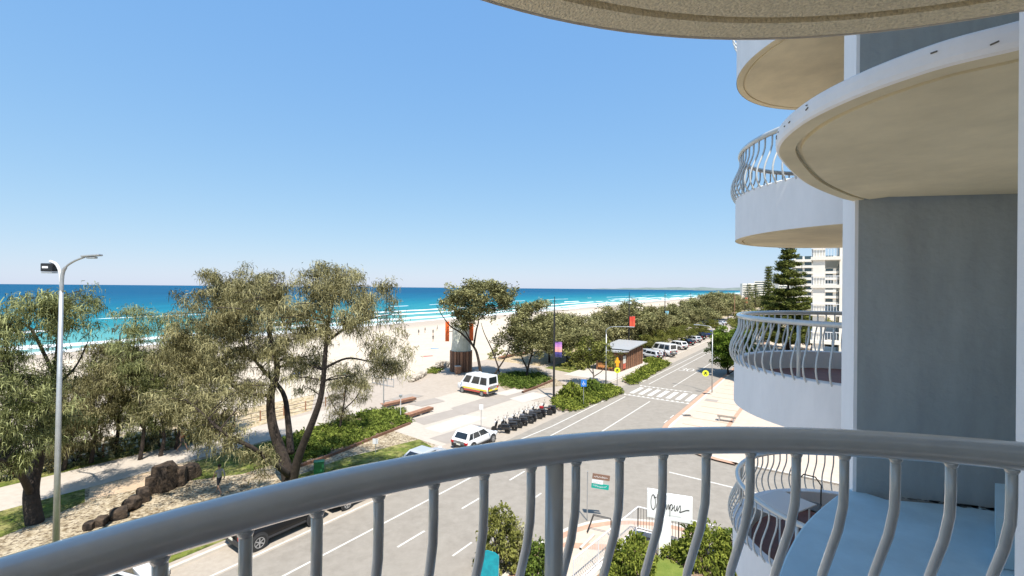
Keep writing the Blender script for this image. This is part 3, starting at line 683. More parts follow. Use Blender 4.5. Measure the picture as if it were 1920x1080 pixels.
px_tree('coastal_tree', 'round-crowned tree forking low above the dark garden bed near the tall black mast', (987, 708),
 [([(987, 708, 0), (990, 690, 0), (998, 660, 0), (1005, 630, 0)], .22, .04), ([(989, 692, 0), (978, 668, .5), (972, 640, .5)], .15, .03), ([(994, 670, 0), (1012, 655, -.5), (1020, 635, -.5)], .1, .03)],
 [(985, 610, 0, 40, 28, 4, 26), (1020, 620, 0, 36, 30, 4, 22), (1000, 645, 0, 45, 20, 4, 20), (955, 640, 0, 20, 22, 3, 8)], LEAFY, KHAKI, seed=12, mul=1.7, sc=1.3)
px_tree('small_tree', 'small frangipani-like tree with bare forked grey trunk in front of the timber kiosk', (1113, 722),
 [([(1113, 722, 0), (1113, 705, 0), (1112, 688, 0), (1118, 670, 0)], .13, .04), ([(1113, 702, 0), (1103, 690, .4), (1095, 678, .4)], .08, .03), ([(1113, 706, 0), (1128, 696, -.4), (1140, 680, -.4)], .08, .03)],
 [(1112, 650, 0, 34, 16, 2.4, 22), (1090, 668, 0, 22, 14, 2, 12), (1138, 668, 0, 24, 16, 2, 12)], dict(k=26, L=(.2, .4), W=.13, droop=(.1, .5), jit=.4, z=(-.4, 1)), BUSHY, BARKP, seed=13, mul=1.2)
px_tree('round_tree', 'dense bright green rounded tree on the far footpath corner', (1366, 702),
 [([(1366, 702, 0), (1364, 685, 0), (1366, 660, 0)], .2, .06), ([(1365, 690, 0), (1352, 670, 0), (1348, 650, 0)], .12, .04), ([(1366, 690, 0), (1385, 670, .5), (1392, 650, .5)], .12, .04), ([(1368, 700, 0), (1382, 692, -1), (1398, 690, -1.4)], .1, .05)],
 [(1372, 632, 0, 34, 22, 3.4, 50), (1352, 660, 0, 20, 26, 2.4, 34), (1392, 660, 0, 24, 30, 3, 34)], dict(k=40, L=(.2, .4), W=.16, droop=(.1, .5), jit=.4, z=(-.4, 1)), leafmat('bright_green_leaves', (.04, .075, .012), (.28, .38, .06), .4), seed=14, mul=1.4)

# --- background trees: three prototypes, copied
def proto_tree(name, h, wd, spec, lm, seed, bark=BARK, mul=1., dense=1.):
    rng = random.Random(seed); limbs = [([Vector((0, 0, -.15)), Vector((.1, 0, h*.2)), Vector((rng.uniform(-.4, .4), 0, h*.45)), Vector((rng.uniform(-.5, .5), rng.uniform(-.5, .5), h*.75))], .035*h*.6, .04)]
    for i in range(4):
        a = i*1.57+rng.uniform(-.4, .4); limbs.append(([Vector((0, 0, h*.22)), Vector((math.cos(a)*wd*.2, math.sin(a)*wd*.2, h*.42)), Vector((math.cos(a)*wd*.36, math.sin(a)*wd*.36, h*.65))], .02*h*.5, .03))
    bl = [(Vector((math.cos(i*1.05)*wd*.27, math.sin(i*1.05)*wd*.27, h*rng.uniform(.42, .7))), wd*.27, wd*.27, h*.2, int(11*dense)) for i in range(6)]+[(Vector((0, 0, h*.8)), wd*.3, wd*.3, h*.18, int(16*dense))]
    geo, tf = grow(limbs, bl, rng)
    root = empty(name, (0, 0, 0)); obj('trunk', geo, bark, root, True)
    link('crown', strandmesh('crown', *crown_from_tufts(tf, spec, mul=mul, sc=1.5), lm), root); return root
PT = [proto_tree('background_tree', 9, 10, LEAFY, KHAKI, s, dense=1.4, mul=1.5) for s in (21,)]+[proto_tree('background_tree', 9, 10, LEAFY, RUSTY, 22, dense=1.3, mul=1.4)]+[proto_tree('background_tree', 9, 11, LEAFY, BUSHY, 23, dense=1.2, mul=1.3)]
BGT = [(1030, 680, 585, 0), (1062, 684, 590, 0), (1088, 676, 588, 1), (1110, 668, 592, 0), (1050, 668, 582, 1), (1150, 662, 570, 1), (1184, 657, 562, 0), (1210, 650, 570, 1), (1228, 640, 585, 0),
       (1170, 648, 580, 1), (1255, 633, 575, 0), (1275, 628, 570, 1), (1300, 624, 560, 0), (1320, 612, 550, 1), (1345, 604, 547, 0), (1365, 600, 548, 1), (1290, 612, 562, 1), (1335, 596, 548, 0), (1375, 592, 550, 0), (1140, 652, 590, 0), (1238, 622, 572, 1), (1262, 616, 568, 0)]
used = set()
def put(kind, u, v, top, lab, grp, wf=1.):
    b = G(u, v, LVL); hh = (H-LVL)*(v-top)/(v-541-.0085*(u-960))
    r_ = PT[kind] if kind not in used else copy_tree(PT[kind]); used.add(kind)
    s = hh/9; r_.location = b; r_.scale = (s*wf, s*wf, s); r_.rotation_euler = (0, 0, R.uniform(0, 6.28)); tag(r_, lab, 'tree', grp); return r_
for u, v, t, k in BGT: put(k, u, v, t, 'khaki bushy coastal tree in the belt along the beachfront park', 'belt of coastal trees', R.uniform(.9, 1.2))
for u, v, t in ((1232, 655, 612), (1262, 646, 608), (1285, 640, 606), (1312, 634, 602), (1335, 622, 596), (1210, 662, 622)):
    put(2, u, v, t, 'low yellow-green tree planted beside the kerbside car park', 'low trees beside the car park')
for u, v, t in ((1410, 640, 575), (1440, 650, 590), (1500, 655, 600), (1540, 665, 610), (1395, 628, 580), (1520, 640, 580)):
    put(2, u, v, t, 'yellow-green tree on the inland footpath behind the round balcony', 'trees on the inland footpath')
for i in range(36):                                   # the belt runs on down the coast
    s = 150+i*16+R.uniform(-5, 5); b = NS(R.uniform(-47, -34), s); r_ = copy_tree(PT[i % 2]); q = R.uniform(.85, 1.2)
    r_.location = (b.x, b.y, 0); r_.scale = (q, q, q*.85); r_.rotation_euler = (0, 0, R.uniform(0, 6.28)); tag(r_, 'khaki bushy coastal tree in the belt along the beachfront park', 'tree', 'belt of coastal trees')

# --- Norfolk pines
def pine(base, h, wd, label, seed, tiers=16, bare=.15, k=20, group=None, irr=(.95, 1.05)):
    rng = random.Random(seed); geos = [tube([Vector((0, 0, -.15)), Vector((0, 0, h*.5)), Vector((0, 0, h))], [h*.016, h*.01, .03], 8)]; T = []
    for i in range(tiers):
        z = h*(bare+(1-bare)*i/tiers); r_ = wd/2*(1-.86*(i/tiers)**1.25)*rng.uniform(.85, 1.1); nb = 7; ra = r_
        for j in range(nb):
            a = j*6.283/nb+i*.5+rng.uniform(-.25, .25); r_ = ra*rng.uniform(*irr); z += rng.uniform(-.25, .25)*(irr[0] < .7); e = Vector((math.cos(a)*r_, math.sin(a)*r_, z+r_*.12))
            geos.append(tube([Vector((0, 0, z)), e*.5+Vector((0, 0, z*.5-r_*.06)), e], [.05, .03, .012], 4, False))
            m_ = max(3, int(r_*2.4))
            for q in range(m_): t = .25+.75*q/m_; T.append(Vector((e.x*t, e.y*t, z+r_*.12*t-r_*.1*(1-t)*t))+Vector((rng.gauss(0, .14), rng.gauss(0, .14), rng.gauss(0, .08))))
    root = empty('norfolk_pine', base, label, 'pine tree', group); obj('trunk', join(*geos), BARK, root, True)
    link('crown', strandmesh('crown', *crown_from_tufts(T, dict(k=k, L=(.25, .6), W=.15, droop=(0, .3), jit=.42, z=(-.1, .9))), PINEM), root); return root
b = PX(1478, 541, 90); pine((b.x, b.y, LVL), 23, 13, 'large dark green pine with tiered branches in front of the white tower', 41, 22, .08, 60, irr=(.45, 1.1))
b = PX(1441, 541, 140); pine((b.x, b.y, LVL), 20, 6, 'narrow pointed pine behind the large tiered pine', 42, 20, .2, 14)
for u, d in ((1404, 250), (1416, 255)):
    b = PX(u, 541, d); pine((b.x, b.y, 0), 16, 7, 'bare-stemmed distant pine of a pair beside the esplanade', 43+int(u), 8, .5, 12, 'pair of distant pines')

# --- low planting
def patch(poly, n, L, W, zlo=.25, lift=0., droop=(.2, .9)):
    P = []; xs = [p[0] for p in poly]; ys = [p[1] for p in poly]; k = len(poly)
    while len(P) < n:
        x, y = R.uniform(min(xs), max(xs)), R.uniform(min(ys), max(ys)); ins = False; j = k-1
        for i in range(k):
            if (poly[i][1] > y) != (poly[j][1] > y) and x < (poly[j][0]-poly[i][0])*(y-poly[i][1])/(poly[j][1]-poly[i][1])+poly[i][0]: ins = not ins
            j = i
        if ins: P.append((x, y, LVL+lift))
    P = np.array(P); 
    return P
def groundcover(name, label, poly, n, lm, L=(.3, .6), W=.09, k=14, hgt=.25, soil=MULCH):
    c = sum((Vector(p) for p in poly), Vector())/len(poly); c.z = LVL
    root = empty(name, c, label, 'garden bed')
    wobj('soil', prism(poly, LVL-.05, LVL+.05), soil, root)
    C = patch(poly, n, L, W); N = n*k; P = np.repeat(C, k, 0)+NR.normal(size=(N, 3))*np.array([.12, .12, .0]); P += np.repeat(NR.normal(size=(n, 3))*np.array([.22, .22, 0]), k, 0); P[:, 2] += NR.uniform(0, 1, N)*np.repeat(NR.uniform(.15, 1.25, n)**1.5, k)*hgt
    tint = np.clip(np.repeat(NR.uniform(0, 1, n), k)*.7+.05+NR.normal(0, .22, N), 0, 1)
    me = strandmesh('plants', P-np.array(c), rand_dirs(N, .15, .95), NR.uniform(*L, N), W*NR.uniform(.6, 1.4, N), NR.uniform(.2, .9, N), tint, lm)
    o = link('plants', me, root); o['kind'] = 'stuff'; return root
def gp(*q): return [G(u, v, LVL) for u, v in q]
groundcover('garden_bed', 'long lush green garden bed behind the big she-oak with a low retaining edge', gp((505, 872), (560, 868), (640, 842), (768, 792), (752, 770), (690, 772), (610, 800), (540, 822), (505, 840)), 1300, leafmat('bed_leaves', (.045, .07, .014), (.32, .38, .08), .35), (.25, .55), .09, 16, .38)
gb = groundcover('garden_bed', 'raised garden bed with strappy plants beside the zebra crossing and blue sign', gp((1036, 752), (1046, 768), (1076, 768), (1112, 755), (1166, 737), (1158, 727), (1120, 722), (1062, 735)), 1100, LIME, (.3, .65), .1, 16, .35)
groundcover('garden_bed', 'dark groundcover bed under the trees behind the white van', gp((922, 712), (960, 700), (1010, 702), (1032, 712), (985, 732), (948, 726)), 700, MIDGREEN, (.3, .55), .1, 14, .35)
groundcover('hedge_strip', 'long low leafy hedge strip between the kiosk path and the road', gp((1170, 716), (1186, 720), (1252, 685), (1248, 679), (1222, 683)), 800, LIME, (.3, .6), .12, 16, .4)
groundcover('hedge_strip', 'short leafy bed between the kiosk and the parked silver car', gp((1205, 676), (1215, 681), (1240, 679), (1236, 672)), 240, LIME, (.3, .6), .12, 14, .4)
groundcover('grass_mound', 'small bright green mound beside the beach ramp wall', gp((797, 702), (815, 688), (826, 692), (822, 700)), 120, LIME, (.2, .4), .1, 12, .2)
# edging of the long bed
wobj_edge = empty('retaining_edge', G(640, 845, LVL), 'low brown retaining edge along the long green garden bed', 'edging')
P_ = [G(u, v, LVL) for u, v in ((545, 880), (590, 866), (640, 847), (700, 822), (768, 795))]
wobj('timber_edge', ring_strip(P_, .16, LVL, LVL+.2), TIMBERD, wobj_edge)
we2 = empty('retaining_edge', G(1000, 728, LVL), 'thin dark timber edge beside the dark groundcover bed', 'edging')
wobj('timber_edge', ring_strip([G(*p, LVL) for p in ((978, 737), (1005, 727), (1036, 714))], .25, LVL, LVL+.22), TIMBERD, we2)

def shrub(name, label, base, rad, hgt, n, lm, L=(.3, .5), W=.09, group=None, stem=True, droop=(.3, .9), seed=0):
    b = Vector(base); root = empty(name, b, label, 'shrub', group)
    if stem: obj('stem', join(*[tube([(0, 0, -.05), (math.cos(a)*rad*.3, math.sin(a)*rad*.3, hgt*.5), (math.cos(a)*rad*.5, math.sin(a)*rad*.5, hgt*.8)], [.035, .02, .01], 5) for a in (0, 1.3, 2.5, 3.8, 5)]), BARK, root)
    k = 16; nc = n//k; D = rand_dirs(nc, -.1, 1); rr = NR.uniform(.45, 1, nc)[:, None]**.6
    C = D*rr*np.array([rad, rad, hgt*.85])+np.array([0, 0, hgt*.12]); N = nc*k
    P = np.repeat(C, k, 0)+NR.normal(size=(N, 3))*.07; P[:, 2] = np.maximum(P[:, 2], .03)
    dd = rand_dirs(N, 0, 1)*.6+np.repeat(D, k, 0)*.8; dd /= np.linalg.norm(dd, axis=1)[:, None]
    tint = np.clip(np.repeat(NR.uniform(0, 1, nc), k)*.5+.2+NR.normal(0, .2, N), 0, 1)
    link('leaves', strandmesh('leaves', P, dd, NR.uniform(*L, N), W*NR.uniform(.6, 1.4, N), NR.uniform(*droop, N), tint, lm), root); return root
shrub('spiky_shrub', 'rounded yellow-green strap-leaf shrub beside the sloping white fence', G(1188, 1068, LVL), .95, 1.5, 2600, LIME, (.25, .42), .07)
shrub('spiky_shrub', 'large yellow-green strap-leaf shrub below the white name sign', G(1325, 1058, LVL), 1.15, 1.9, 3600, LIME, (.25, .42), .07)
shrub('spiky_shrub', 'dark green shrub pressed beside the large strap-leaf shrub', G(1378, 1062, LVL), .8, 1.8, 1900, MIDGREEN, (.2, .35), .07)
shrub('small_shrub', 'small low green shrub at the foot of the sign pillar', G(1257, 1042, LVL), .45, .6, 900, LIME, (.2, .35), .06)
shrub('small_shrub', 'little shrub at the lower end of the sloping white fence', G(1150, 1085, LVL), .4, .5, 700, LIME, (.2, .3), .06)
shrub('tall_shrub', 'tall yellow-green bush standing behind the teal panel', G(935, 1062, LVL), .95, 2.9, 3800, BUSHY, (.15, .3), .07)
shrub('tall_shrub', 'grey-green open bush right of the tall yellow-green bush', G(962, 1052, LVL), .75, 1.9, 2000, KHAKI, (.15, .3), .06)
shrub('tall_shrub', 'dark green round bush beside the railing post view of the driveway', G(1005, 1085, LVL), .7, 1.7, 2400, MIDGREEN, (.15, .28), .08)
shrub('agave', 'spiky agave-like plant in the crossing garden bed', G(1072, 748, LVL), 1.2, 1.8, 1000, LIME, (.5, .9), .12)
shrub('agave', 'dark spiky plant below the small frangipani-like tree', G(1108, 735, LVL), 1.3, 1.5, 1100, MIDGREEN, (.5, .9), .12)
shrub('low_bush', 'dark round bush behind the kiosk roof', G(1205, 652, LVL), 2.6, 2.2, 1500, MIDGREEN, (.4, .7), .2)
shrub('low_bush', 'green bush beside the purple banner mast', G(1082, 690, LVL), 2.2, 2.2, 1300, BUSHY, (.4, .7), .2)
for i, (u, v) in enumerate(((20, 905), (70, 893), (140, 880), (185, 868), (240, 858), (300, 850), (360, 838), (410, 826))):
    shrub('dune_bush', 'olive dune bush at the rope fence under the she-oaks', G(u, v-12, LVL), 1.1, R.uniform(1, 1.8), 1100, OLIVE if i % 2 else OLIVEG, (.3, .6), .06, 'dune bushes')
for i in range(70):
    s = R.uniform(64, 330); p = NS(R.uniform(-48, -40), s, LVL)
    shrub('dune_bush', 'khaki dune bush along the sandy edge beyond the kiosk', p, R.uniform(1.2, 2.4), R.uniform(.8, 1.7), 420, KHAKI, (.5, .9), .2, 'dune bushes beyond the kiosk', False)
# ================================================================== vehicles
def paint(name, c): return mat(name, c, .3, .1, spec=.5, coat=.6)
LAMPR = mat('red_lens', (.45, .01, .01), .2); LAMPW = mat('clear_lens', (.7, .72, .75), .15)
PLATE = mat('number_plate', (.75, .73, .62), .5); TRIM = mat('black_trim', (.03, .03, .032), .6)
def car(name, label, loc, rz, Ln, W, Hh, kind, col, group=None, cat='car', trim=None, wheel_r=.33):
    root = empty(name, loc, label, cat, group, rz); hw = W/2
    belt = {'suv': .60, 'sedan': .62, 'hatch': .6, 'van': .52}[kind]*Hh; sill = .22*Hh if kind != 'van' else .16*Hh
    hood = belt*(.98 if kind != 'van' else .92); f, r = Ln/2, -Ln/2
    if kind == 'van': st = [(r, .94, sill+.06, belt), (r+.05, .99, sill, belt+.02), (0, 1, sill, belt+.02), (f-1.0, 1, sill, belt+.01), (f-.55, .97, sill, hood), (f-.12, .88, sill+.02, hood*.82), (f, .78, sill+.08, hood*.66)]
    elif kind == 'sedan': st = [(r, .82, sill+.10, belt*.90), (r+.12, .93, sill+.02, belt*.98), (r+.7, 1, sill, belt*1.01), (0, 1, sill, belt*1.0), (f-1.25, 1, sill, hood), (f-.5, .96, sill, hood*.92), (f-.1, .86, sill+.04, hood*.78), (f, .72, sill+.12, hood*.66)]
    else: st = [(r, .86, sill+.10, belt*.93), (r+.1, .95, sill+.02, belt*1.0), (r+.6, 1, sill, belt*1.02), (0, 1, sill, belt), (f-1.15, 1, sill, hood), (f-.45, .96, sill, hood*.95), (f-.08, .86, sill+.04, hood*.80), (f, .74, sill+.14, hood*.68)]
    V, F = [], []; n = 0
    for x, k, z0, z1 in st:
        h = hw*k; half = [(h*.86, z0), (h*.97, z0+.1), (h, z0+(z1-z0)*.45), (h*.985, z1-.12), (h*.93, z1-.02), (h*.6, z1+.015), (0, z1+.025)]
        ring = [(x, y, z) for y, z in half]+[(x, -y, z) for y, z in reversed(half[:-1])]; n = len(ring); V += ring
    for i in range(len(st)-1):
        for j in range(n): F.append((i*n+j, i*n+(j+1) % n, (i+1)*n+(j+1) % n, (i+1)*n+j))
    F.append(tuple(range(n))); F.append(tuple((len(st)-1)*n+j for j in range(n-1, -1, -1)))
    body = obj('body', (V, F), col, root, True)
    # greenhouse
    if kind == 'van': x0, x1, x2, x3, tw = r+.03, f-.62, r+.10, f-1.45, .86
    elif kind == 'sedan': x0, x1, x2, x3, tw = r+.55, f-1.15, r+1.30, f-1.95, .76
    elif kind == 'suv': x0, x1, x2, x3, tw = r+.10, f-1.05, r+.50, f-1.80, .78
    else: x0, x1, x2, x3, tw = r+.08, f-1.0, r+.45, f-1.7, .78
    bw = hw*.95; rw = hw*tw; zr = Hh-.05; zb = belt-.02
    lv = [(0, zb), (.86, zb+(zr-zb)*.86), (1.0, zr), (1.02, Hh)]; V, F = [], []
    for t, z in lv:
        s = .86*t if t > 1.01 else t
        tt = min(t, 1.); a = x0+(x2-x0)*tt+(.10 if t > 1.01 else 0); b_ = x1+(x3-x1)*tt-(.10 if t > 1.01 else 0); y = bw+(rw-bw)*tt-(.14 if t > 1.01 else 0)
        V += [(a, -y, z), (b_, -y*.95, z), (b_, y*.95, z), (a, y, z)]
    for i in range(3):
        for j in range(4): F.append((i*4+j, i*4+(j+1) % 4, (i+1)*4+(j+1) % 4, (i+1)*4+j))
    F.append((12, 13, 14, 15)); obj('roof', (V, F), col, root, False)
    def fp(face, s, t):
        a = x0+(x2-x0)*t; b_ = x1+(x3-x1)*t; y = bw+(rw-bw)*t; z = zb+(zr-zb)*t; e = .012
        if face == 'l': return (a+(b_-a)*s, y*(1-.05*s)+e, z)
        if face == 'r': return (a+(b_-a)*s, -y*(1-.05*s)-e, z)
        if face == 'f': return (b_+e, y*.95*(1-2*s), z+e)
        return (a-e, y*(1-2*s), z+e)
    def win(nm, face, s0, s1, t0=.12, t1=.86, sk0=0, sk1=0):
        q = [fp(face, s0+sk0*0, t0), fp(face, s1, t0), fp(face, s1+sk1, t1), fp(face, s0+sk0, t1)]
        obj(nm, (q, [(0, 1, 2, 3) if face in 'rb' else (3, 2, 1, 0)]), GLASSD, root)
    win('windscreen', 'f', .06, .94, .06, .9); win('rear_window', 'b', .12, .88, .2, .88)
    ws = {'van': [(.05, .30), (.34, .62), (.70, .95)], 'sedan': [(.14, .48), (.51, .92)], 'suv': [(.04, .22), (.25, .56), (.59, .95)], 'hatch': [(.10, .45), (.49, .94)]}[kind]
    for s0, s1 in ws:
        for fc in 'lr': win('side_window', fc, s0, s1)
    # wheels
    wb = Ln*.60; xs = (-wb/2-.02*Ln, wb/2-.0*Ln)
    tyre = lathe([(wheel_r*.62, -.10), (wheel_r*.94, -.11), (wheel_r, -.07), (wheel_r, .07), (wheel_r*.94, .11), (wheel_r*.62, .10)], 20)
    sp = [box(-.025, .025, 0, wheel_r*.62, .095, .112)]; rim = join(*[xf(g, (0, 0, 0), i*math.pi*2/6) for i in range(6) for g in sp], lathe([(.06, .09), (.06, .118), (.01, .12)], 10), ([v+Vector((0, 0, 0)) for v in lathe([(wheel_r*.66, .10), (wheel_r*.66, .115), (wheel_r*.58, .112), (wheel_r*.56, .06)], 20)[0]], lathe([(wheel_r*.66, .10), (wheel_r*.66, .115), (wheel_r*.58, .112), (wheel_r*.56, .06)], 20)[1][:-2]))
    for x in xs:
        for s in (-1, 1):
            arch = lathe([(wheel_r*1.18, -.02), (wheel_r*1.18, .02)], 22)
            obj('wheel_arch', xf(arch, (x, s*(hw-.012), wheel_r+.02), 0, math.pi/2), trim or TRIM, root)
            wl = obj('wheel', xf(tyre, (0, 0, 0), 0, -s*math.pi/2), RUBBER, root, False, (x, s*(hw-.07), wheel_r))
            obj('rim', xf(rim, (0, 0, 0), 0, -s*math.pi/2), ALLOY, wl)
    obj('front_bumper', box(f-.08, f+.03, -hw*.72, hw*.72, sill+.08, sill+.28, .03), trim or TRIM, root)
    obj('rear_bumper', box(r-.04, r+.1, -hw*.84, hw*.84, sill+.06, sill+.30, .03), trim or TRIM, root)
    for s in (-1, 1):
        z = belt*.80; obj('tail_light', box(r-.02, r+.16, s*hw*.78-.14, s*hw*.78+.12, z-.08, z+.09, .02), LAMPR, root)
        obj('headlight', box(f-.26, f-.04, s*hw*.70-.14, s*hw*.70+.12, z-.10, z+.04, .03), LAMPW, root)
        obj('mirror', box(x1-.35, x1-.2, s*(hw+.06)-.08, s*(hw+.06)+.08, belt+.02, belt+.16, .03), col, root)
        obj('side_sill', box(xs[0]+wheel_r*1.2, xs[1]-wheel_r*1.2, s*hw*.95-.03, s*hw*.95+.03, sill-.02, sill+.10, .02), trim or TRIM, root)
    obj('number_plate', box(r-.06, r-.045, -.19, .19, belt*.62, belt*.62+.12), PLATE, root)
    return root
WPAINT = paint('white_car_paint', (.80, .80, .80)); GPAINT = paint('grey_car_paint', (.42, .44, .47)); BPAINT = mat('black_car_paint', (.008, .008, .009), .35, 0, spec=.3); BLUEP = paint('blue_car_paint', (.02, .06, .30)); SPAINT = paint('silver_car_paint', (.60, .61, .63))
RR = ROADROT
car('parked_car', 'white compact hatch-back SUV parked between the grey sedan and the motorbikes', NS(-22.95, 28.2, 0), RR, 4.0, 1.72, 1.46, 'suv', WPAINT)
car('parked_car', 'silver-grey sedan parked behind the white compact SUV', NS(-22.9, 22.7, 0), RR, 4.35, 1.76, 1.36, 'sedan', GPAINT)
car('parked_car', 'black SUV with silver side strips parked below the balcony rail', NS(-22.9, 12.4, 0), RR, 4.55, 1.85, 1.62, 'suv', BPAINT, wheel_r=.37)
car('parked_car', 'dark sedan partly hidden by the rail ahead of the black SUV', NS(-22.9, 17.2, 0), RR, 4.5, 1.8, 1.45, 'sedan', BPAINT)
car('parked_car', 'white car parked behind the black SUV, roof and windscreen showing', NS(-23.1, 5.4, 0), RR, 4.3, 1.78, 1.5, 'hatch', WPAINT)
# chrome strips on the black SUV are its side sills; liveried van on the plaza
vloc = (G(866, 736, LVL)+G(912, 746, LVL))/2; vd = G(903, 747, LVL)-G(864, 739, LVL)
van = car('patrol_van', 'white van with yellow and red striped band standing on the plaza', vloc+Vector((.3, 1.0, 0)), math.atan2(-vd.y, -vd.x), 4.9, 1.95, 2.35, 'van', WPAINT, cat='van')
obj('red_stripe', join(box(-2.3, 1.6, -.985, -.978, .42, .60), box(-2.3, 1.6, .978, .985, .42, .60)), mat('red_band', (.5, .08, .05), .4), van)
obj('yellow_stripe', join(box(-2.3, 1.4, -.988, -.981, .66, .82), box(-2.3, 1.4, .981, .988, .66, .82), box(-2.475, -2.47, -.8, .8, .62, .86)), mat('yellow_band', (.75, .62, .04), .4), van)
obj('light_bar', box(-.2, .1, -.55, .55, 2.36, 2.46, .03), LAMPW, van)
# car park
CP_ = [((1222, 672), 'hatch', SPAINT, 4.2, 1.78, 1.5, 'silver hatchback in the car park nearest the timber kiosk'), ((1243, 666), 'van', WPAINT, 5.2, 2.0, 2.35, 'tall white people-carrier van in the kerbside car park'),
       ((1269, 654), 'suv', WPAINT, 4.6, 1.85, 1.7, 'white wagon parked beyond the tall white van'), ((1284, 646), 'sedan', BPAINT, 4.5, 1.8, 1.45, 'dark sedan in the car park under the low trees'),
       ((1298, 641), 'hatch', SPAINT, 4.3, 1.8, 1.5, 'silver car in the car park beyond the dark sedan'), ((1306, 636), 'suv', BPAINT, 4.6, 1.85, 1.7, 'dark wagon in the car park before the blue car'), ((1325, 631), 'suv', BLUEP, 4.6, 1.9, 1.75, 'bright blue SUV at the end of the car park'),
       ((1342, 615), 'hatch', WPAINT, 4.3, 1.8, 1.5, 'white car beyond the bright blue SUV'), ((1352, 609), 'sedan', SPAINT, 4.5, 1.8, 1.45, 'silver sedan far along the esplanade'), ((1210, 668), 'sedan', GPAINT, 4.5, 1.8, 1.45, 'grey sedan tucked between kiosk and silver hatchback')]
for (u, v), k, c, l, w_, h_, lab in CP_:
    car('parked_car', lab, G(u, v, L1), RR+math.radians(62), l, w_, h_, k, c, cat='van' if k == 'van' else 'car')

# motorbikes
def bike(kind, bd):
    root = empty('motorbike', (0, 0, 0)); rr = .26 if kind else .30; wb = .62 if kind else .70
    ty = lathe([(rr*.7, -.05), (rr, -.045), (rr*1.03, 0), (rr, .045), (rr*.7, .05)], 16); ri = join(lathe([(.05, -.05), (.05, .05)], 8), *[xf(box(-.02, .02, 0, rr*.72, -.015, .015), (0, 0, 0), i*1.2566) for i in range(5)])
    for x in (-wb, wb):
        wl = obj('wheel', xf(ty, (0, 0, 0), 0, math.pi/2), RUBBER, root, True, (x, 0, rr)); obj('rim', xf(ri, (0, 0, 0), 0, math.pi/2), ALLOY, wl)
    obj('fork', join(*[tube([(wb, y, rr), (wb-.22, y, .95)], .022, 6) for y in (-.08, .08)]), ALLOY if not kind else BLACK, root)
    obj('handlebar', tube([(wb-.38, -.36, 1.02), (wb-.24, -.15, .98), (wb-.24, .15, .98), (wb-.38, .36, 1.02)], .016, 6), BLACK, root)
    for s in (-1, 1):
        obj('mirror', join(tube([(wb-.28, s*.26, 1.0), (wb-.26, s*.33, 1.2)], .008, 5), xf(box(-.01, .01, -.07, .07, -.045, .045, .008), (wb-.26, s*.33, 1.23))), BLACK, root)
    obj('headlight', xf(lathe([(.03, -.08), (.09, 0), (.09, .05), (.02, .07)], 12), (wb-.12, 0, .88), 0, 0, math.pi/2), LAMPW, root)
    if kind:
        obj('body', join(box(-.85, -.05, -.16, .16, .38, .68, .06), box(-.15, .38, -.15, .15, .24, .34, .03), xf(box(-.04, .04, -.2, .2, -.35, .32, .03), (.42, 0, .62), 0, 0, -.25)), bd, root, False)
    else:
        obj('body', join(box(-.1, .34, -.14, .14, .66, .90, .07), box(-.22, .32, -.16, .16, .26, .60, .05), xf(box(-.3, .16, -.10, .10, -.05, .07, .04), (-.52, 0, .72), 0, 0, .15)), bd, root, False)
    obj('seat', xf(box(-.38, .34, -.14, .14, -.04, .06, .03), (-.42, 0, .76), 0, 0, .06), TRIM, root)
    obj('exhaust', tube([(.1, -.18, .28), (-.35, -.2, .27), (-.85, -.22, .40)], [.03, .04, .045], 8), ALLOY, root)
    obj('kickstand', tube([(-.05, .1, .3), (.02, .3, .0)], .012, 5), BLACK, root)
    return root
BLACKP = paint('black_bike_paint', (.015, .015, .018)); REDP = paint('red_bike_paint', (.35, .02, .02)); GREYB = paint('grey_bike_paint', (.12, .12, .13))
BK = [bike(0, GREYB), bike(1, BLACKP), bike(0, REDP)]; bused = set()
kinds = [1, 1, 0, 1, 0, 1, 0, 1, 2, 1]
BL = {0: 'black scooter nearest the white compact SUV in the row of bikes', 8: 'red and black motorbike near the far end of the row', 9: 'scooter at the garden bed end of the row of bikes'}
for i, k in enumerate(kinds):
    r_ = BK[k] if k not in bused else copy_tree(BK[k]); bused.add(k); s = 31.8+i*.86
    r_.location = NS(-23.0+R.uniform(-.12, .12), s, .0); r_.rotation_euler = (R.uniform(-.12, -.06), 0, RR+math.radians(112+R.uniform(-8, 8)))
    tag(r_, BL.get(i, 'dark motorbike parked inside the kerbside row of bikes'), 'motorbike', None if i in BL else 'motorbikes in the kerbside row')

# ================================================================== street furniture
# tall lamp on the left
lp = G(104, 1062, LVL); dep = lp.y
lamp = empty('street_lamp', lp, 'tall grey street lamp post with two curved arms beside the left she-oak', 'street lamp')
at = lambda u, v: PX(u, v, dep)
top = at(115, 545)
wobj('pole', tube([lp, lp+(top-lp)*.5, top], [.125, .10, .075], 14), GALV, lamp, True)
wobj('arm', tube(catmull([at(115.2, 548), at(117, 515), at(124, 500), at(140, 489), at(158, 482)], 5), [.072]*10+[.045]*11, 10), GALV, lamp, True)
wobj('luminaire', join(xf(box(-.35, .45, -.12, .12, -.03, .06, .03), at(170, 480), 0, 0, -.08), xf(box(-.15, .25, -.09, .09, -.10, -.02, .03), at(170, 480.5))), GALV, lamp)
wobj('arm', tube(catmull([at(114.6, 540), at(113, 512), at(106, 496), at(94, 490)], 5), .06, 10), STEELW, lamp, True)
cb = wobj('camera_box', xf(box(-.25, .25, -.16, .16, -.18, .18, .03), at(93, 501.5)), BLACK, lamp)
wobj('box_plate', xf(box(-.16, .10, -.172, -.165, -.04, .05), at(93, 501.5)), STEELW, cb)
wobj('box_base', xf(box(-.23, .23, -.14, .14, -.24, -.19, .01), at(93, 502)), GALV, cb)

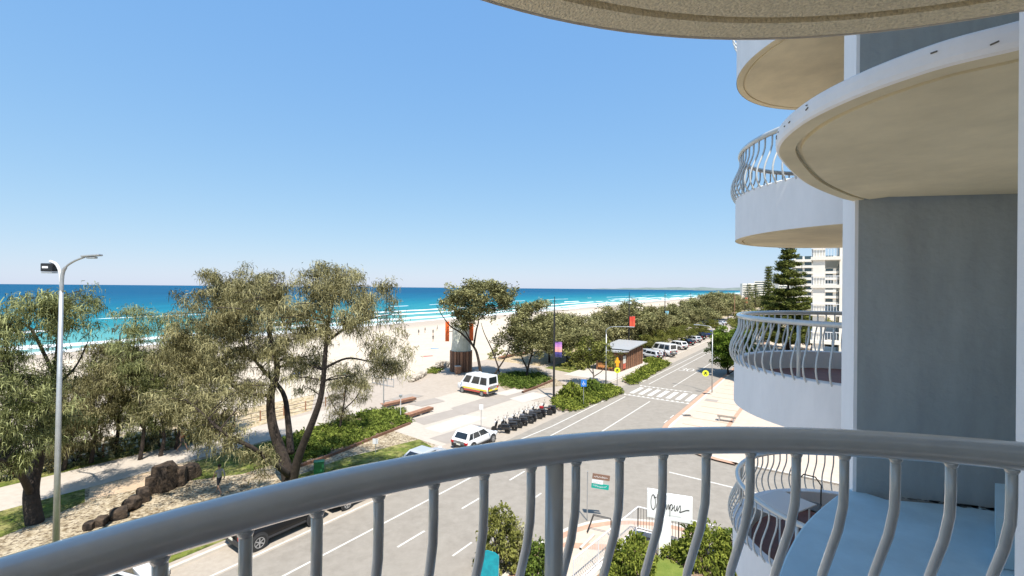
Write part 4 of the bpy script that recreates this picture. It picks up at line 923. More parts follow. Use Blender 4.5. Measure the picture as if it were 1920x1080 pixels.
def curved_lamp(base, hgt, arm, label, rad=.06):
    r_ = empty('street_lamp', base, label, 'street lamp'); a = Vector((arm.x, arm.y, 0)); 
    obj('pole', tube([(0, 0, -.1), (0, 0, hgt-1)], [rad*1.3, rad], 10), GALV, r_, True)
    obj('arm', tube(catmull([(0, 0, hgt-1.02), (0, 0, hgt-.5), a*.18+Vector((0, 0, hgt-.1)), a*.5+Vector((0, 0, hgt)), a+Vector((0, 0, hgt+.05))], 5), rad*.8, 8), GALV, r_, True)
    o = obj('luminaire', xf(box(-.05, .6, -.12, .12, -.06, .05, .03), a+Vector((0, 0, hgt+.05)), math.atan2(a.y, a.x)), GALV, r_); return r_
b = G(1136, 727, LVL); curved_lamp(b, 7.7, NS(2.8, .4), 'slim grey lamp with a curved arm reaching over the road at the crossing')
b = G(1335, 736, LVL); fl = curved_lamp(b, 8.0, NS(-1.6, .2), 'slim grey lamp pole at the right kerb by the crossing', .05)
def disc_sign(parent, c, rad, facing, m, base_m=None):
    o = obj('sign_disc', xf(lathe([(rad, -.015), (rad, .015)], 24), c, facing, math.pi/2), m, parent)
    # walking figure symbol
    f = join(*[([Vector((x, -.02, z)) for x, z in stroke2(P, .035*rad/.35)], stroke_faces(len(P))) for P in ([(-.02, .02), (-.1, -.1), (-.16, -.2)], [(.0, .02), (.06, -.08), (.12, -.2)], [(0, .02), (.01, .16)], [(-.12, .0), (-.04, .13), (.08, .1), (.13, .0)])])
    q = obj('pedestrian_symbol', xf((f[0], f[1]), c, facing, 0, 0, rad/.35), BLACK, parent); 
    obj('symbol_head', xf(lathe([(.045*rad/.35, -.022), (.045*rad/.35, -.017)], 10), Vector(c)+Vector((0, 0, .21*rad/.35)), facing, math.pi/2), BLACK, parent); return o
def stroke2(P, wd):
    out = []
    for i in range(len(P)):
        a = Vector(P[max(i-1, 0)]); b2 = Vector(P[min(i+1, len(P)-1)]); d = (b2-a).normalized()
        for s in (-1, 1): out.append((P[i][0]-d.y*wd*s, P[i][1]+d.x*wd*s))
    return out
def stroke_faces(n): return [(i*2, i*2+1, i*2+3, i*2+2) for i in range(n-1)]
TOCAM = 0.0
# round yellow crossing sign on a bracket of the right-hand pole
p_ = PX(1323, 700, b.y)-b; disc_sign(fl, p_, .37, -.38, YEL); obj('bracket', tube([(0, 0, p_.z), (p_.x+.2, p_.y, p_.z)], .02, 6), GALV, fl)
ped = G(1157, 729, LVL); pr = empty('crossing_sign', ped, 'yellow round pedestrian sign with amber beacon figure on a dark pole beside the crossing', 'road sign')
obj('pole', tube([(0, 0, -.1), (0, 0, 3.4)], .035, 8), BLACK, pr); zz = (PX(1157.5, 694, ped.y)-ped).z
disc_sign(pr, Vector((0, -.06, zz)), .36, -.25, YEL)
obj('beacon_panel', join(xf(box(-.18, .18, -.05, .05, 0, .9, .03), (0, -.04, zz+.42)), xf(box(-.32, .32, -.05, .05, .45, .75, .03), (0, -.045, zz+.42)), xf(lathe([(.13, -.04), (.13, .04)], 14), (0, -.04, zz+1.45), 0, math.pi/2)), AMBER, pr)
bs = G(1094, 760, LVL); br = empty('parking_sign', bs, 'small blue square sign on a slim pole in the crossing garden bed', 'road sign')
obj('pole', tube([(0, 0, -.1), (0, 0, 2.75)], .03, 8), GALV, br); obj('panel', box(-.30, .30, -.06, -.04, 2.0, 2.75), mat('blue_sign', (.02, .17, .55), .5), br)
for P in ([(-.02, .18), (-.02, -.02), (.12, -.04), (.14, -.2)], [(-.06, .0), (-.14, -.1), (-.06, -.22), (.06, -.2)]):
    o = obj('symbol', xf(([Vector((x, -.066, z)) for x, z in stroke2(P, .025)], stroke_faces(len(P))), (0, 0, 2.38)), STEELW, br)
def plain_pole(name, label, u, v, topv, rad=.035, panel=None, m=GALV, cat='pole'):
    b = G(u, v, LVL); r_ = empty(name, b, label, cat); hh = (PX(u, topv, b.y)-b).z
    obj('pole', tube([(0, 0, -.1), (0, 0, hh)], rad, 8), m, r_)
    if panel: w_, h_, mm = panel; obj('panel', box(-w_/2, w_/2, -.06, -.04, hh-h_, hh), mm, r_)
    return r_
plain_pole('parking_sign', 'thin pole with a small white plate beside the white compact SUV', 902, 806, 758, .025, (.35, .45, STEELW), cat='road sign')
plain_pole('parking_sign', 'thin pole with a small pale plate on the grass by the silver-grey sedan', 704, 850, 822, .025, (.4, .4, STEELW), cat='road sign')
r_ = plain_pole('light_pole', 'slender grey light pole rising from the garden bed beside the benches', 719, 766, 652, .06, cat='street lamp'); obj('luminaire', xf(box(-.1, .6, -.1, .1, -.04, .04, .02), (0, 0, (PX(719, 652, r_.location.y)-r_.location).z)), GALV, r_)
r_ = plain_pole('shower_post', 'white beach shower post with a small dark head behind the benches', 751, 783, 742, .03, cat='post', m=STEELW); obj('shower_head', xf(box(-.15, .15, -.1, .1, -.12, .1, .03), (0, 0, (PX(751, 742, r_.location.y)-r_.location).z)), GALV, r_)
# green utility box
b = G(598, 890, LVL); gbx = empty('utility_box', b, 'green utility cabinet on the grass right of the big she-oak trunks', 'cabinet', rz=.3)
gm = mat('green_cabinet', (.02, .16, .06), .5); obj('cabinet', box(-.3, .3, -.22, .22, -.05, .85, .03), gm, gbx); obj('lid', box(-.33, .33, -.25, .25, .86, .92, .02), gm, gbx)

# black masts with banners
def banner(parent, z1, z0, wd, side, cols, rz):
    n = len(cols); k = 8
    for i, c in enumerate(cols):
        V, F = [], []; za = z1+(z0-z1)*i/n; zb = z1+(z0-z1)*(i+1)/n
        for j in range(k+1):
            x = side*(.08+wd*j/k); y = .05*math.sin(j*.8)
            V += [(x, y, za), (x, y, zb), (x, y+.012, za), (x, y+.012, zb)]
        for j in range(k): q = j*4; F += [(q, q+1, q+5, q+4), (q+2, q+6, q+7, q+3), (q, q+4, q+6, q+2), (q+1, q+3, q+7, q+5)]
        o = obj('banner', (V, F), mat('banner_%02d%02d%02d' % tuple(int(x*99) for x in c), c, .7), parent); o.rotation_euler = (0, 0, rz)
    o = obj('banner_arm', join(tube([(0, 0, z1+.03), (side*(wd+.1), 0, z1+.03)], .025, 6), tube([(0, 0, z0-.03), (side*(wd+.1), 0, z0-.03)], .025, 6)), BLACK, parent); o.rotation_euler = (0, 0, rz)
def mast(u, dep, topv, label, bn=None, armv=None, half=1.6, lower=LVL):
    b = PX(u, 541, dep); b = Vector((b.x, b.y, lower)); r_ = empty('flag_mast', b, label, 'mast'); hh = (PX(u, topv, dep)-b).z
    obj('pole', tube([(0, 0, -.1), (0, 0, hh*.75), (0, 0, hh)], [.13, .1, .03], 10), BLACK, r_)
    za = (PX(u, armv, dep)-b).z if armv else hh-1.6
    obj('cross_arm', tube([(-half, 0, za), (half, 0, za-.06)], .05, 6), BLACK, r_)
    for s in (-1, 1): obj('stay', tube([(0, 0, za+1.0), (s*half*.65, 0, za)], .018, 5), BLACK, r_)
    if bn: v1, v0, wd, cols = bn; banner(r_, (PX(u, v1, dep)-b).z, (PX(u, v0, dep)-b).z, wd, 1, cols, -.2)
    return r_
mast(1040, 50.6, 556, 'tall black mast with cross-arm and purple sunset banner beside the bikes', (641, 669, .78, [(.35, .16, .48), (.52, .22, .50), (.78, .32, .42), (.75, .36, .30), (.06, .05, .22), (.03, .03, .12)]), 580)
mast(1180, 81, 548, 'black mast with a red banner rising behind the timber kiosk', (593, 612, .95, [(.68, .07, .04), (.70, .10, .05)]), 565, 1.6)
mast(1247, 109, 548, 'black mast with a small pale blue banner behind the white van', (583, 592, .8, [(.25, .55, .68)]), 561, 1.7)
mast(1295, 150, 548, 'black mast with a faded orange banner among the coastal trees', (577, 592, .9, [(.62, .2, .1)]), 556, 1.2)
mast(1397, 210, 550, 'distant dark mast with a thin red banner near the pines', (558, 568, 1.0, [(.65, .08, .04)]), 553, 1.0)
b = PX(1377, 541, 150); plain_pole('lamp_pole', 'brown timber-coloured lamp pole beyond the blue SUV', 1377, 610, 553, .12, m=TIMBER, cat='pole')

# timber kiosk with pale roof
ki = empty('kiosk', NS(-27.2, 70, LVL), 'dark brown slatted timber kiosk with a pale grey tilted roof', 'kiosk')
def kx(n0, n1, s0, s1, z0, z1): return prism(nsrect(n0, n1, s0, s1), z0, z1)
wobj('wall', kx(-29.1, -25.3, 64.9, 75.0, LVL-.05, 3.0), TIMBERD, ki)
for i in range(24):
    s = 65.0+i*.42; wobj('slat', kx(-25.29, -25.2-.05*(i % 3 == 0), s, s+.22, LVL, 2.75+.35*((s-65)/10)), TIMBER if i % 2 else TIMBERD, ki)
for i in range(8):
    n = -29.0+i*.47; wobj('slat', kx(n, n+.28, 64.78, 64.89, LVL, 2.8), TIMBERD if i % 2 else TIMBER, ki)
wobj('counter_opening', kx(-28.6, -26.2, 64.72, 64.8, 1.2, 2.2), DARK, ki)
wobj('art_panel', kx(-28.7, -26.4, 64.66, 64.74, .55, 1.25), mat('rust_art', (.42, .12, .04), .7, col2=(.62, .32, .10), scale=3), ki)
wobj('poster', kx(-25.19, -25.13, 65.9, 66.9, 1.25, 2.35), mat('poster_white', (.68, .66, .6), .6), ki)
wobj('poster', kx(-25.19, -25.13, 65.9, 66.9, .45, 1.23), mat('poster_red', (.55, .12, .07), .6), ki)
def roofslab(n0, n1, s0, s1, z00, z10, z11, z01, t=.16):
    P = [NS(n0, s0, z00), NS(n1, s0, z10), NS(n1, s1, z11), NS(n0, s1, z01)]; V = P+[p+Vector((0, 0, t)) for p in P]
    return V, [(3, 2, 1, 0), (4, 5, 6, 7), (0, 1, 5, 4), (1, 2, 6, 5), (2, 3, 7, 6), (3, 0, 4, 7)]
RF = mat('roof_metal', (.40, .40, .39), .5, .2, var=.08, scale=3)
rm = wobj('roof', roofslab(-29.8, -24.8, 67.2, 75.9, 3.02, 3.02, 3.55, 3.55), RF, ki)
wobj('roof_fascia', roofslab(-29.83, -24.77, 67.15, 67.3, 2.98, 2.98, 3.0, 3.0, .2), BLACK, rm)
wobj('roof', roofslab(-29.9, -24.7, 63.9, 67.1, 3.12, 3.12, 2.9, 2.9), RF, ki)
wobj('vent', xf(lathe([(.1, 0), (.1, .5), (.16, .5), (.16, .6)], 10), NS(-28, 69, 3.2)), GALV, ki)

# slatted timber drum with orange panels (beach gateway)
dc = (G(846, 697, LVL)+G(882, 693, LVL))/2; dc.z = LVL; dep = dc.y
gt = empty('gateway_tower', dc, 'timber slatted drum with pale upper screen and orange upright panels by the beach', 'tower')
zt = (PX(862, 657, dep)-dc).z; zp = (PX(862, 606, dep)-dc).z
for i in range(22):
    a = i/22*2*math.pi; r_ = 1.55
    wobj('slat', xf(box(-.05, .07+.04*(i % 2), -.17, .17, 0, zt), dc+Vector((math.cos(a)*r_, math.sin(a)*r_, 0)), a), TIMBER if i % 2 else TIMBERD, gt)
wobj('core', xf(lathe([(1.45, 0), (1.45, zt-.1)], 16), dc), TIMBERD, gt)
wobj('screen', xf(lathe([(1.5, zt-.05), (1.35, zt+1.6), (1.3, zp-.3), (1.2, zp-.3)], 20), dc), mat('pale_screen', (.62, .62, .55), .7, col2=(.42, .45, .36), scale=1.2), gt)
for u, v1, v0 in ((838.5, 603, 640), (884, 606, 639)):
    q = PX(u, v0, dep-.3); z1 = PX(u, v1, dep-.3).z
    wobj('orange_panel', prism([(q.x-.28, q.y-.06), (q.x+.28, q.y-.06), (q.x+.28, q.y+.06), (q.x-.28, q.y+.06)], q.z, z1), ORANGE, gt)
    wobj('panel_arm', tube([(q.x, q.y+.08, (q.z+z1)/2), (dc.x, dc.y, (q.z+z1)/2)], .05, 6), TIMBERD, gt)
bn_ = G(858, 701, LVL); bi = empty('litter_bin', bn_, 'square timber-clad litter bin in front of the slatted drum', 'bin', rz=.4)
obj('body', box(-.38, .38, -.38, .38, -.03, 1.05, .02), TIMBER, bi); obj('lid', box(-.42, .42, -.42, .42, 1.06, 1.15, .02), BANDW, bi)
# rubble wall by the drum and ramp walls
STONE = mixmat('rubble', [(.40, .35, .28), (.24, .2, .16), (.5, .45, .38)], [2., 4], .95, 1., 6, (.4, .6))
def stone_wall(name, label, P, hgt, n, seed):
    rng = random.Random(seed); c = G(*P[0], LVL); root = empty(name, c, label, 'wall'); A = [G(*p, LVL) for p in P]
    core = ring_strip(A, .3, LVL-.6, LVL+hgt*.8); wobj('core', core, STONE, root)
    for i in range(n):
        t = i/n*(len(A)-1); k = min(int(t), len(A)-2); p = A[k].lerp(A[k+1], t-k); row = rng.randint(0, 1)
        wobj('stone', rockgeo(rng, p+Vector((rng.uniform(-.1, .1), rng.uniform(-.1, .1), hgt*(.3+.45*row))), .42, .32, hgt*.36), STONE, root)
def rockgeo(rng, c, rx, ry, rz, sub=2, rot=0):
    bm = bmesh.new(); bmesh.ops.create_icosphere(bm, subdivisions=sub, radius=1)
    ph = [rng.uniform(0, 6.28) for _ in range(6)]
    for v in bm.verts:
        p = v.co; d = 1+.13*math.sin(p.x*3+ph[0])+.12*math.sin(p.y*3.4+ph[1])+.12*math.sin(p.z*3+ph[2])+.06*math.sin(p.x*7+p.y*6+ph[3])+rng.uniform(-.05, .05)
        q = Vector((max(-.72, min(.72, p.x*d)), max(-.72, min(.72, p.y*d)), max(-.8, min(.74, p.z*d))))
        v.co = Vector((q.x*rx*1.35, q.y*ry*1.35, q.z*rz*1.35)); v.co.rotate(Matrix.Rotation(rot, 3, 'Z'))
    g = ([v.co+c for v in bm.verts], [tuple(v.index for v in f.verts) for f in bm.faces]); bm.free(); return g
stone_wall('rubble_wall', 'low rubble stone wall beside the slatted drum', [(816, 690), (828, 686), (842, 688)], .8, 14, 3)
stone_wall('ramp_wall', 'sloping dark stone wall at the head of the beach ramp', [(772, 716), (786, 709), (797, 703)], .6, 12, 4)
# metal barrier by the steps
bar = empty('handrail', G(715, 722, LVL), 'grey metal barrier beside the steps down to the sand', 'handrail')
A_ = [G(u, v, LVL) for u, v in ((698, 719), (712, 722), (726, 725), (738, 727))]
for p in A_: wobj('post', tube([p, p+Vector((0, 0, 1.0))], .05, 6), GALV, bar)
wobj('rail', tube([p+Vector((0, 0, 1.0)) for p in A_], .05, 6), GALV, bar); wobj('rail', tube([p+Vector((0, 0, .15)) for p in A_], .04, 6), GALV, bar)

# rope fence along the promenade
rf = empty('rope_fence', NS(-43.1, 5, LVL), 'low post-and-rail fence between promenade and dune bushes', 'fence')
FS = [-14+i*2.2 for i in range(21)]
for s in FS: p = NS(-42.6-.0*s, s, LVL); wobj('post', tube([p-Vector((0, 0, .1)), p+Vector((0, 0, .95))], .06, 6), TIMBER, rf)
for z in (.45, .85): wobj('rail', tube([NS(-42.6, s, LVL+z) for s in FS], .035, 6), BARKP, rf)
# timber platform benches
def bench(a, b, label, grp=None):
    A = G(*a, LVL); B = G(*b, LVL); d = (B-A); L = d.length; rz = math.atan2(d.y, d.x)
    r_ = empty('timber_bench', A, label, 'bench', grp, rz)
    for k in range(4): obj('plank', box(0, L, k*.17-.34, k*.17-.34+.155, .40, .46, .01), TIMBER, r_)
    for x in (.3, L/2, L-.3): obj('leg', box(x-.12, x+.12, -.28, .26, -.03, .398), KERB, r_)
    obj('front_board', box(0, L, -.352, -.343, .20, .44), TIMBERD, r_)
bench((716, 766), (777, 752), 'long timber bench behind, nearer the beach ramp')
bench((762, 786), (808, 771), 'long timber bench nearer the garden bed and plaza stripes')
bench((936, 674), (962, 668), 'timber bench on the far path behind the leaning tree trunks'); bench((966, 668), (988, 664), 'timber bench on the far path beyond the first one')

# boulders
RB = [(168, 992, 18, .42), (190, 984, 22, .5), (222, 972, 26, .62), (247, 956, 24, .75), (268, 940, 22, .85), (290, 922, 28, 1.1), (312, 917, 36, 1.75), (335, 908, 30, 1.2), (354, 897, 32, 1.0)]
RL = ['lowest flat boulder at the lamp post end of the rock row', 'second low boulder from the lamp post end of the rock row', 'squat boulder third along the rock row', 'blocky boulder midway along the rock row', 'boulder with a pale top midway along the rock row', 'boulder leaning against the tallest rock', 'tallest upright boulder of the rock row', 'dark boulder just beyond the tallest rock', 'boulder at the far grassy end of the rock row']
rng = random.Random(5)
for (u, v, wpx, h_), lab in zip(RB, RL):
    b = G(u, v, LVL); wd = wpx*b.y/FPX
    o = obj('boulder', rockgeo(rng, Vector((0, 0, h_*.42)), wd*.52, wd*.42, h_*.46, 3, rng.uniform(0, 3)), ROCKM, None, False, b); tag(o, lab, 'boulder', 'row of boulders')

# ================================================================== people
def person(name, label, loc, rz, shirt, short, hair=(.03, .02, .015), scale=1., stride=.32, arm=.25, group=None):
    root = empty(name, loc, label, 'person', group, rz)
    J = {'pelvis': (0, 0, .95), 'waist': (0, 0, 1.1), 'chest': (0, .02, 1.32), 'neck': (0, 0, 1.48), 'head': (0, .03, 1.60), 'crown': (0, .02, 1.72),
         'hl': (.09, 0, .92), 'kl': (.1, stride*.5+.06, .50), 'al': (.1, stride, .09), 'tl': (.1, stride+.17, .04), 'hr': (-.09, 0, .92), 'kr': (-.1, -stride*.35+.06, .51), 'ar': (-.1, -stride, .12), 'tr': (-.1, -stride+.14, .04),
         'sl': (.18, 0, 1.42), 'el': (.23, -arm*.6, 1.15), 'wl': (.22, -arm*.5, .90), 'fl': (.21, -arm*.4, .80), 'sr': (-.18, 0, 1.42), 'er': (-.23, arm*.5, 1.15), 'wr': (-.22, arm*1.0, .95), 'fr': (-.21, arm*1.25, .88)}
    Ed = [('pelvis', 'waist'), ('waist', 'chest'), ('chest', 'neck'), ('neck', 'head'), ('head', 'crown')]+[(a, b) for s in 'lr' for a, b in (('pelvis', 'h'+s), ('h'+s, 'k'+s), ('k'+s, 'a'+s), ('a'+s, 't'+s), ('chest', 's'+s), ('s'+s, 'e'+s), ('e'+s, 'w'+s), ('w'+s, 'f'+s))]
    rad = {'pelvis': .13, 'waist': .12, 'chest': .14, 'neck': .055, 'head': .085, 'crown': .06, 'h': .09, 'k': .055, 'a': .04, 't': .035, 's': .065, 'e': .042, 'w': .032, 'f': .03}
    names = list(J); me = bpy.data.meshes.new('body'); me.from_pydata([J[k] for k in names], [(names.index(a), names.index(b)) for a, b in Ed], [])
    o = link('body', me, root); md = o.modifiers.new('skin', 'SKIN')
    sv = me.skin_vertices[0].data
    for i, k in enumerate(names):
        q = rad.get(k) or rad[k[0]]; sv[i].radius = (q, q*.8 if k in ('chest', 'waist', 'pelvis') else q); sv[i].use_root = (k == 'pelvis')
    o.modifiers.new('sub', 'SUBSURF').levels = 1; o.modifiers['sub'].render_levels = 1
    bpy.context.view_layer.update(); dg = bpy.context.evaluated_depsgraph_get(); m2 = bpy.data.meshes.new_from_object(o.evaluated_get(dg))
    o.modifiers.clear(); o.data = m2
    m2.materials.clear(); sm = mat('shirt_%d' % int(sum(shirt)*1000), shirt, .9); pm = mat('shorts_%d' % int(sum(short)*1000), short, .9)
    for m_ in (SKIN, sm, pm): m2.materials.append(m_)
    for p in m2.polygons:
        z = p.center.z; x = abs(p.center.x); p.use_smooth = True
        p.material_index = 1 if (1.02 < z < 1.47 and x < .22) else 2 if (.58 < z <= 1.02 and x < .2) else 0
    obj('hair', xf(lathe([(.092, -.02), (.098, .04), (.08, .09), (.03, .12)], 12), (0, .0, 1.65)), mat('hair_%d' % int(sum(hair)*1000), hair, .8), root, True)
    root.scale = (scale,)*3; return root
person('person', 'person walking on the shaded footpath in grey top and dark shorts', G(411, 926, LVL), 1.2, (.35, .34, .33), (.05, .05, .06))
person('person', 'person in a rust-red top on the promenade behind the she-oak', G(341, 846, LVL), -.8, (.45, .10, .05), (.10, .09, .09))
person('person', 'person in a pale shirt standing beside the white van in the car park', G(1237, 676, LVL), .5, (.55, .45, .45), (.06, .05, .05), stride=.08)
person('person', 'person in dark clothes behind the parked silver hatchback', G(1246, 675, LVL), 2.5, (.05, .04, .05), (.05, .05, .07), stride=.1)
def sandz(u, v):
    return on_beach(u, v)
BP_ = [(785, 628, .2), (797, 624, 1.), (812, 640, .4), (820, 620, 2), (700, 640, 1.2), (672, 628, .3), (762, 636, 2.2), (610, 690, 1)]
bp0 = person('person', 'small distant bather in dark swimwear on the open sand', sandz(812, 628), .4, (.06, .06, .08), (.05, .05, .06), group='bathers on the sand')
for i, (u, v, a) in enumerate(BP_):
    c = copy_tree(bp0); c.location = sandz(u, v); c.rotation_euler = (0, 0, a)
# beach towels / shade
for i, (u, v) in enumerate(((815, 654), (803, 668), (560, 700), (648, 700))):
    p = sandz(u, v); tw = obj('beach_towel', xf(box(-.9, .9, -.45, .45, .02, .06, .01), (0, 0, 0), .4*i), mat('towel_%d' % i, ((.1, .25, .4), (.5, .1, .1), (.05, .1, .3), (.2, .3, .25))[i], .9), None, False, p)
    tag(tw, ('teal', 'red', 'navy', 'green')[i]+' towel spread on the pale beach sand', 'towel')

# ================================================================== corner garden, fence, sign
gl = struct('lawn', sheet([G(1090, 1085, L1), G(1180, 1000, L1), G(1290, 1020, L1), G(1400, 1050, L1), G(1400, 1200, L1), G(1000, 1200, L1)], L1), MULCH)
struct('lawn', sheet([G(1235, 1040, L2), G(1290, 1065, L2), G(1310, 1180, L2), G(1180, 1180, L2), G(1200, 1062, L2)], L2), LAWNG)
fe = empty('garden_fence', G(1195, 985, LVL), 'white steel bar fence folding round the corner garden', 'fence')
corner = G(1196, 1000, LVL); low = G(1075, 1110, LVL); right_ = G(1330, 1038, LVL); right_ = corner+(right_-corner)*1.05
wobj('plinth', ring_strip([low, corner, right_], .18, LVL-.05, LVL+.22), WHITE, fe)
fh = 1.35
for A, B in ((low, corner), (corner, right_)):
    d = B-A; n = int(d.length/.14)
    for i in range(n+1):
        p = A+d*(i/n); q = (i % 14 == 0)
        wobj('post' if q else 'bar', tube([p+Vector((0, 0, .2)), p+Vector((0, 0, fh))], .028 if q else .010, 6), STEELW if A is low else BLACK, fe)
    wobj('top_rail', tube([A+Vector((0, 0, fh)), B+Vector((0, 0, fh))], .032, 6), STEELW, fe); wobj('bottom_rail', tube([A+Vector((0, 0, .32)), B+Vector((0, 0, .32))], .022, 6), STEELW, fe)
# name sign on a pillar
pp = G(1243, 1038, LVL); pp = Vector((pp.x, pp.y, LVL)); sg_ = empty('name_sign', pp, 'white box sign with flowing black script on a white pillar in the corner garden', 'sign')
dep = pp.y
def SP_(u, v): return PX(u, v, dep)-pp
zs0, zs1 = SP_(1250, 972).z, SP_(1250, 925).z
rzs = math.atan2(SP_(1288, 955).z*0+(-.55), 1.6)
obj('pillar', box(-.28, .28, -.25, .25, -.05, zs0+.1, .02), WHITE, sg_)
sgb = obj('sign_box', xf(box(-1.0, 1.0, -.12, .12, zs0, zs1, .02), (.25, -.1, 0), rzs), WHITE if 0 else mat('sign_white', (.82, .82, .80), .4), sg_)
obj('sign_cap', xf(box(-1.0, -.3, -.10, .10, zs1+.003, zs1+.12, .02), (.25, -.1, 0), rzs), MATS['sign_white'], sg_)
# handwriting: a flowing capital O, l, y, m, p, u, s in one hand
def script():
    S_ = []
    S_.append(circ(-.72, .05, .10, .17, 60, 430, 22)+[(-.66, .15), (-.58, .18)])
    S_.append([(-.60, -.08), (-.54, .05), (-.48, .22), (-.50, .28), (-.54, .20), (-.53, -.02), (-.49, -.10), (-.43, -.02), (-.40, .06), (-.39, -.06), (-.34, -.08), (-.30, .06), (-.31, -.10), (-.36, -.24), (-.42, -.20), (-.30, -.08), (-.22, .06)])
    S_.append([(-.22, .06), (-.22, -.08), (-.15, .05), (-.12, -.08), (-.05, .05), (-.02, -.07), (.03, .05), (.02, -.22), (.04, .02), (.12, .05), (.12, -.06), (.08, -.07), (.19, .0), (.22, .05), (.22, -.06), (.29, -.06), (.34, .05), (.34, -.07), (.42, .02), (.47, .06), (.48, -.04), (.44, -.09), (.56, -.07), (.72, -.03), (.86, -.02)])
    return S_
sx_ = .5*(zs1-zs0)/.42*.8
for P in script():
    C = [(p.x, p.y) for p in catmull([(x, y, 0) for x, y in P], 4)]
    obj('lettering', xf(([Vector((x, -.124, z*sx_/.5*.9+(zs0+zs1)/2+.06)) for x, z in stroke2(C, .013)], stroke_faces(len(C))), (.25, -.1, 0), rzs), BLACK, sg_)
obj('small_text_line', xf(box(-.1, .5, -.123, -.1215, (zs0*.8+zs1*.2), (zs0*.8+zs1*.2)+.02), (.25, -.1, 0), rzs), mat('pale_grey', (.5, .5, .5), .6), sg_)
# street-name blades
sn_ = G(1101, 972, LVL); sr = empty('street_name_sign', sn_, 'thin pole with brown, white and teal street-name blades at the corner kerb', 'road sign')
hp = (PX(1101, 884, sn_.y)-sn_).z; obj('pole', tube([(0, 0, -.1), (0, 0, hp)], .03, 8), GALV, sr)
for (v1, v0, x1, m_) in ((886, 896, .95, mat('brown_blade', (.22, .13, .09), .5)), (897, 905, .62, STEELW), (904, 913, .95, mat('teal_blade', (.0, .32, .26), .5))):
    z1 = (PX(1101, v1, sn_.y)-sn_).z; z0 = (PX(1101, v0, sn_.y)-sn_).z
    o = obj('blade', box(.03, x1, -.02, .02, z0, z1), m_, sr); o.rotation_euler = (0, .10, -.12)
    rs = random.Random(int(v1)); P = [(.10, 0.)]; hh2 = (z1-z0)*.24
    while P[-1][0] < x1-.12: P.append((P[-1][0]+rs.uniform(.015, .04), rs.uniform(-hh2, hh2)))
    obj('lettering', ([Vector((x, -.024, z+(z0+z1)/2)) for x, z in stroke2(P, .010)], stroke_faces(len(P))), MATS['pale_grey'] if m_ is STEELW else STEELW, o)
# black handrail on the ramp
hr = empty('handrail', G(1103, 996, LVL), 'black bent handrail standing on the corner ramp', 'handrail')
A = G(1101, 1000, LVL); B = G(1116, 985, LVL)
for off in (0, .12): wobj('rail', tube([A+Vector((0, off, 0)), G(1113, 1000, LVL)+Vector((0, off, .9)), G(1146, 1008, LVL)+Vector((0, off, .9)), G(1146, 1008, LVL)+Vector((0, off, 0))], .022, 6), BLACK, hr)
wobj('kerb_rail', ring_strip([G(1086, 1030, LVL), G(1112, 1004, LVL)], .12, LVL, LVL+.1), KERB, hr)
# teal panel
tp = G(918, 1104, LVL); te = empty('teal_panel', tp, 'bright teal curved-top fabric panel in front of the tall bush', 'banner')
pts = [(-.45, 0), (.35, 0), (.38, 1.35), (.2, 1.5), (-.1, 1.58), (-.45, 1.5)]
TEAL = mat('teal_fabric', (.0, .30, .36), .6, col2=(.0, .18, .24), scale=5)
obj('panel', ([(x, y, z) for y in (-.02, .02) for x, z in pts], [tuple(range(6)), tuple(range(11, 5, -1))]+[(i, i+6, (i+1) % 6+6, (i+1) % 6) for i in range(6)]), TEAL, te)
for x in (-.45, .36): obj('post', tube([(x, .05, -.1), (x, .05, 1.4)], .025, 6), GALV, te)
# footpath seat and drain lids on the far corner
b = G(1362, 790, LVL); se = empty('footpath_seat', b, 'weathered slatted seat on the far footpath corner', 'bench', rz=-.5)
for k in range(4): obj('slat', box(-.8, .8, -.3+k*.16, -.17+k*.16, .42, .46, .008), BARKP, se)
for x in (-.6, .6): obj('leg', box(x-.06, x+.06, -.28, .28, -.03, .419), GALV, se)
for u, v, lab in ((1325, 738, 'small dark drain grate beside the crossing kerb'), (1288, 779, 'small dark drain grate at the rounded corner kerb')):
    p = G(u, v, LVL+.006); d = obj('drain_grate', join(*[box(-.42+i*.14, -.34+i*.14, -.25, .25, 0, .02) for i in range(6)], box(-.45, .45, -.28, -.25, 0, .022), box(-.45, .45, .25, .28, 0, .022)), BLACK, None, False, p); tag(d, lab, 'drain')

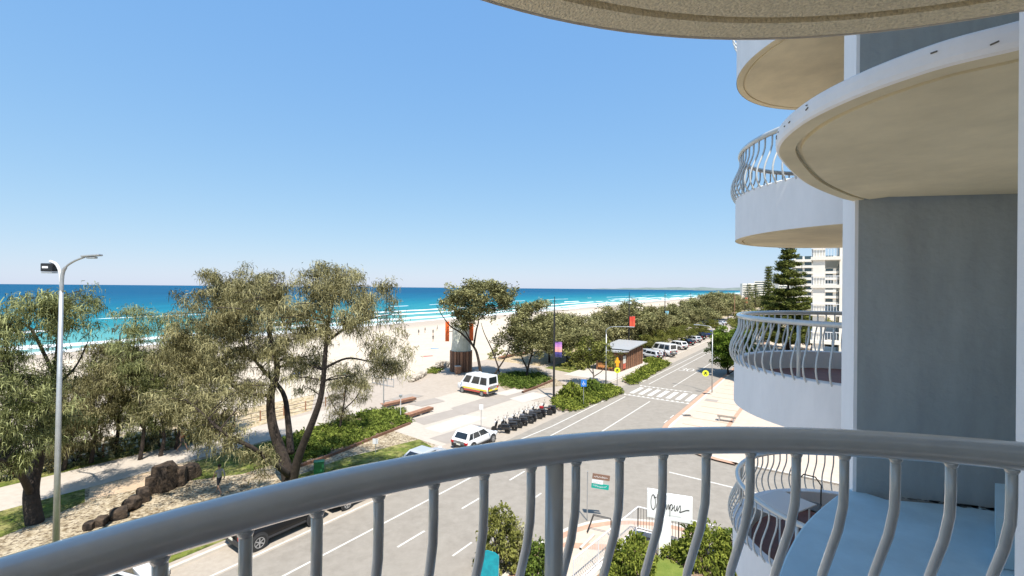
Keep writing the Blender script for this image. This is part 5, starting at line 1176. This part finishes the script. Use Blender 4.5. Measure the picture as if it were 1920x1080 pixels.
# ================================================================== neighbouring buildings
CREAM = mat('cream_render', (.74, .70, .62), .85, var=.05, scale=.8)
PANE = mat('window_glass', (.03, .06, .07), .08, spec=.8)
nbld = empty('white_apartment_block', NS(6, 66, 0), 'cream apartment block with white barred balconies across the side street', 'building')
n0 = -1.5; s0, s1 = 60, 84
wobj('wall', prism(nsrect(n0+2.6, n0+16, s0+1, s1), 0, 30), CREAM, nbld)
wobj('column', prism(nsrect(n0+.2, n0+1.3, s0+.2, s0+1.6), 0, 30), CREAM, nbld)
for k in range(9):
    z = .6+k*3.05
    wobj('balcony_slab', prism(nsrect(n0, n0+2.7, s0, s1), z, z+.35), CREAM, nbld)
    if 1 <= k <= 7:
        rl = wobj('railing', join(prism(nsrect(n0+.05, n0+.12, s0+.1, s1), z+1.25, z+1.33), prism(nsrect(n0+.05, n0+2.6, s0+.05, s0+.12), z+1.25, z+1.33)), STEELW, nbld)
        if 2 <= k <= 5:
            for i in range(26):
                wobj('bar', prism(nsrect(n0+.07, n0+.10, s0+.15+i*.28, s0+.19+i*.28), z+.34, z+1.26), STEELW, rl)
            for i in range(9): wobj('bar', prism(nsrect(n0+.25+i*.26, n0+.29+i*.26, s0+.07, s0+.10), z+.34, z+1.26), STEELW, rl)
    for q in (s0+2.6, s0+9, s0+15): wobj('window', prism(nsrect(n0+2.52, n0+2.58, q, q+3), z+.4, z+2.7), PANE, nbld)
    wobj('window', prism(nsrect(n0+4.4, n0+6.4, s0+.92, s0+.98), z+.5, z+2.6), PANE, nbld)
    wobj('window', prism(nsrect(n0+9, n0+12, s0+.92, s0+.98), z+.5, z+2.6), PANE, nbld)
tw = PX(1514, 541, 240); tow = empty('far_tower', (tw.x, tw.y, 0), 'distant white banded high-rise behind the large pine', 'building', rz=-.55)
obj('wall', box(-6, 14, -7, 9, 0, 30), CREAM, tow)
for k in range(9):
    z = 2.5+k*3.1; obj('balcony', box(-7, 15, -8, 10, z, z+1.15), CREAM, tow)
    for x in (-5.4, -1.5, 3, 7.5): obj('window', box(x, x+3, -7.06, -7.01, z+1.3, z+2.9), PANE, tow)
    obj('window', box(-6.06, -6.01, -5, 6, z+1.3, z+2.9), PANE, tow)
low_b = empty('low_shop_row', NS(8, 110, 0), 'low white street-level block beyond the footpath trees', 'building')
wobj('wall', prism(nsrect(2, 16, 96, 130), 0, 7), CREAM, low_b); wobj('awning', prism(nsrect(-1.5, 2, 96, 130), 3.2, 3.5), CREAM, low_b)
for i in range(8): wobj('window', prism(nsrect(1.92, 1.98, 97+i*4, 99.6+i*4), .5, 2.8), PANE, low_b)
# far skyline blocks on the coast
for i in range(7):
    u = 1400+i*13; d = 900+R.uniform(-150, 400); p = PX(u, 541, d); hh = R.uniform(16, 30); o = empty('far_building', (p.x, p.y, 0), 'pale distant block on the coast beyond the pines', 'building', 'distant coastal blocks', R.uniform(-.6, 0))
    wd = R.uniform(7, 12); obj('wall', box(-wd, wd, -9, 9, -1, hh), CREAM, o)
    for k in range(int(hh/4)): obj('window_band', box(-wd+.6, wd-.6, -9.1, -9.02, 1.5+k*4, 3.3+k*4), PANE, o)
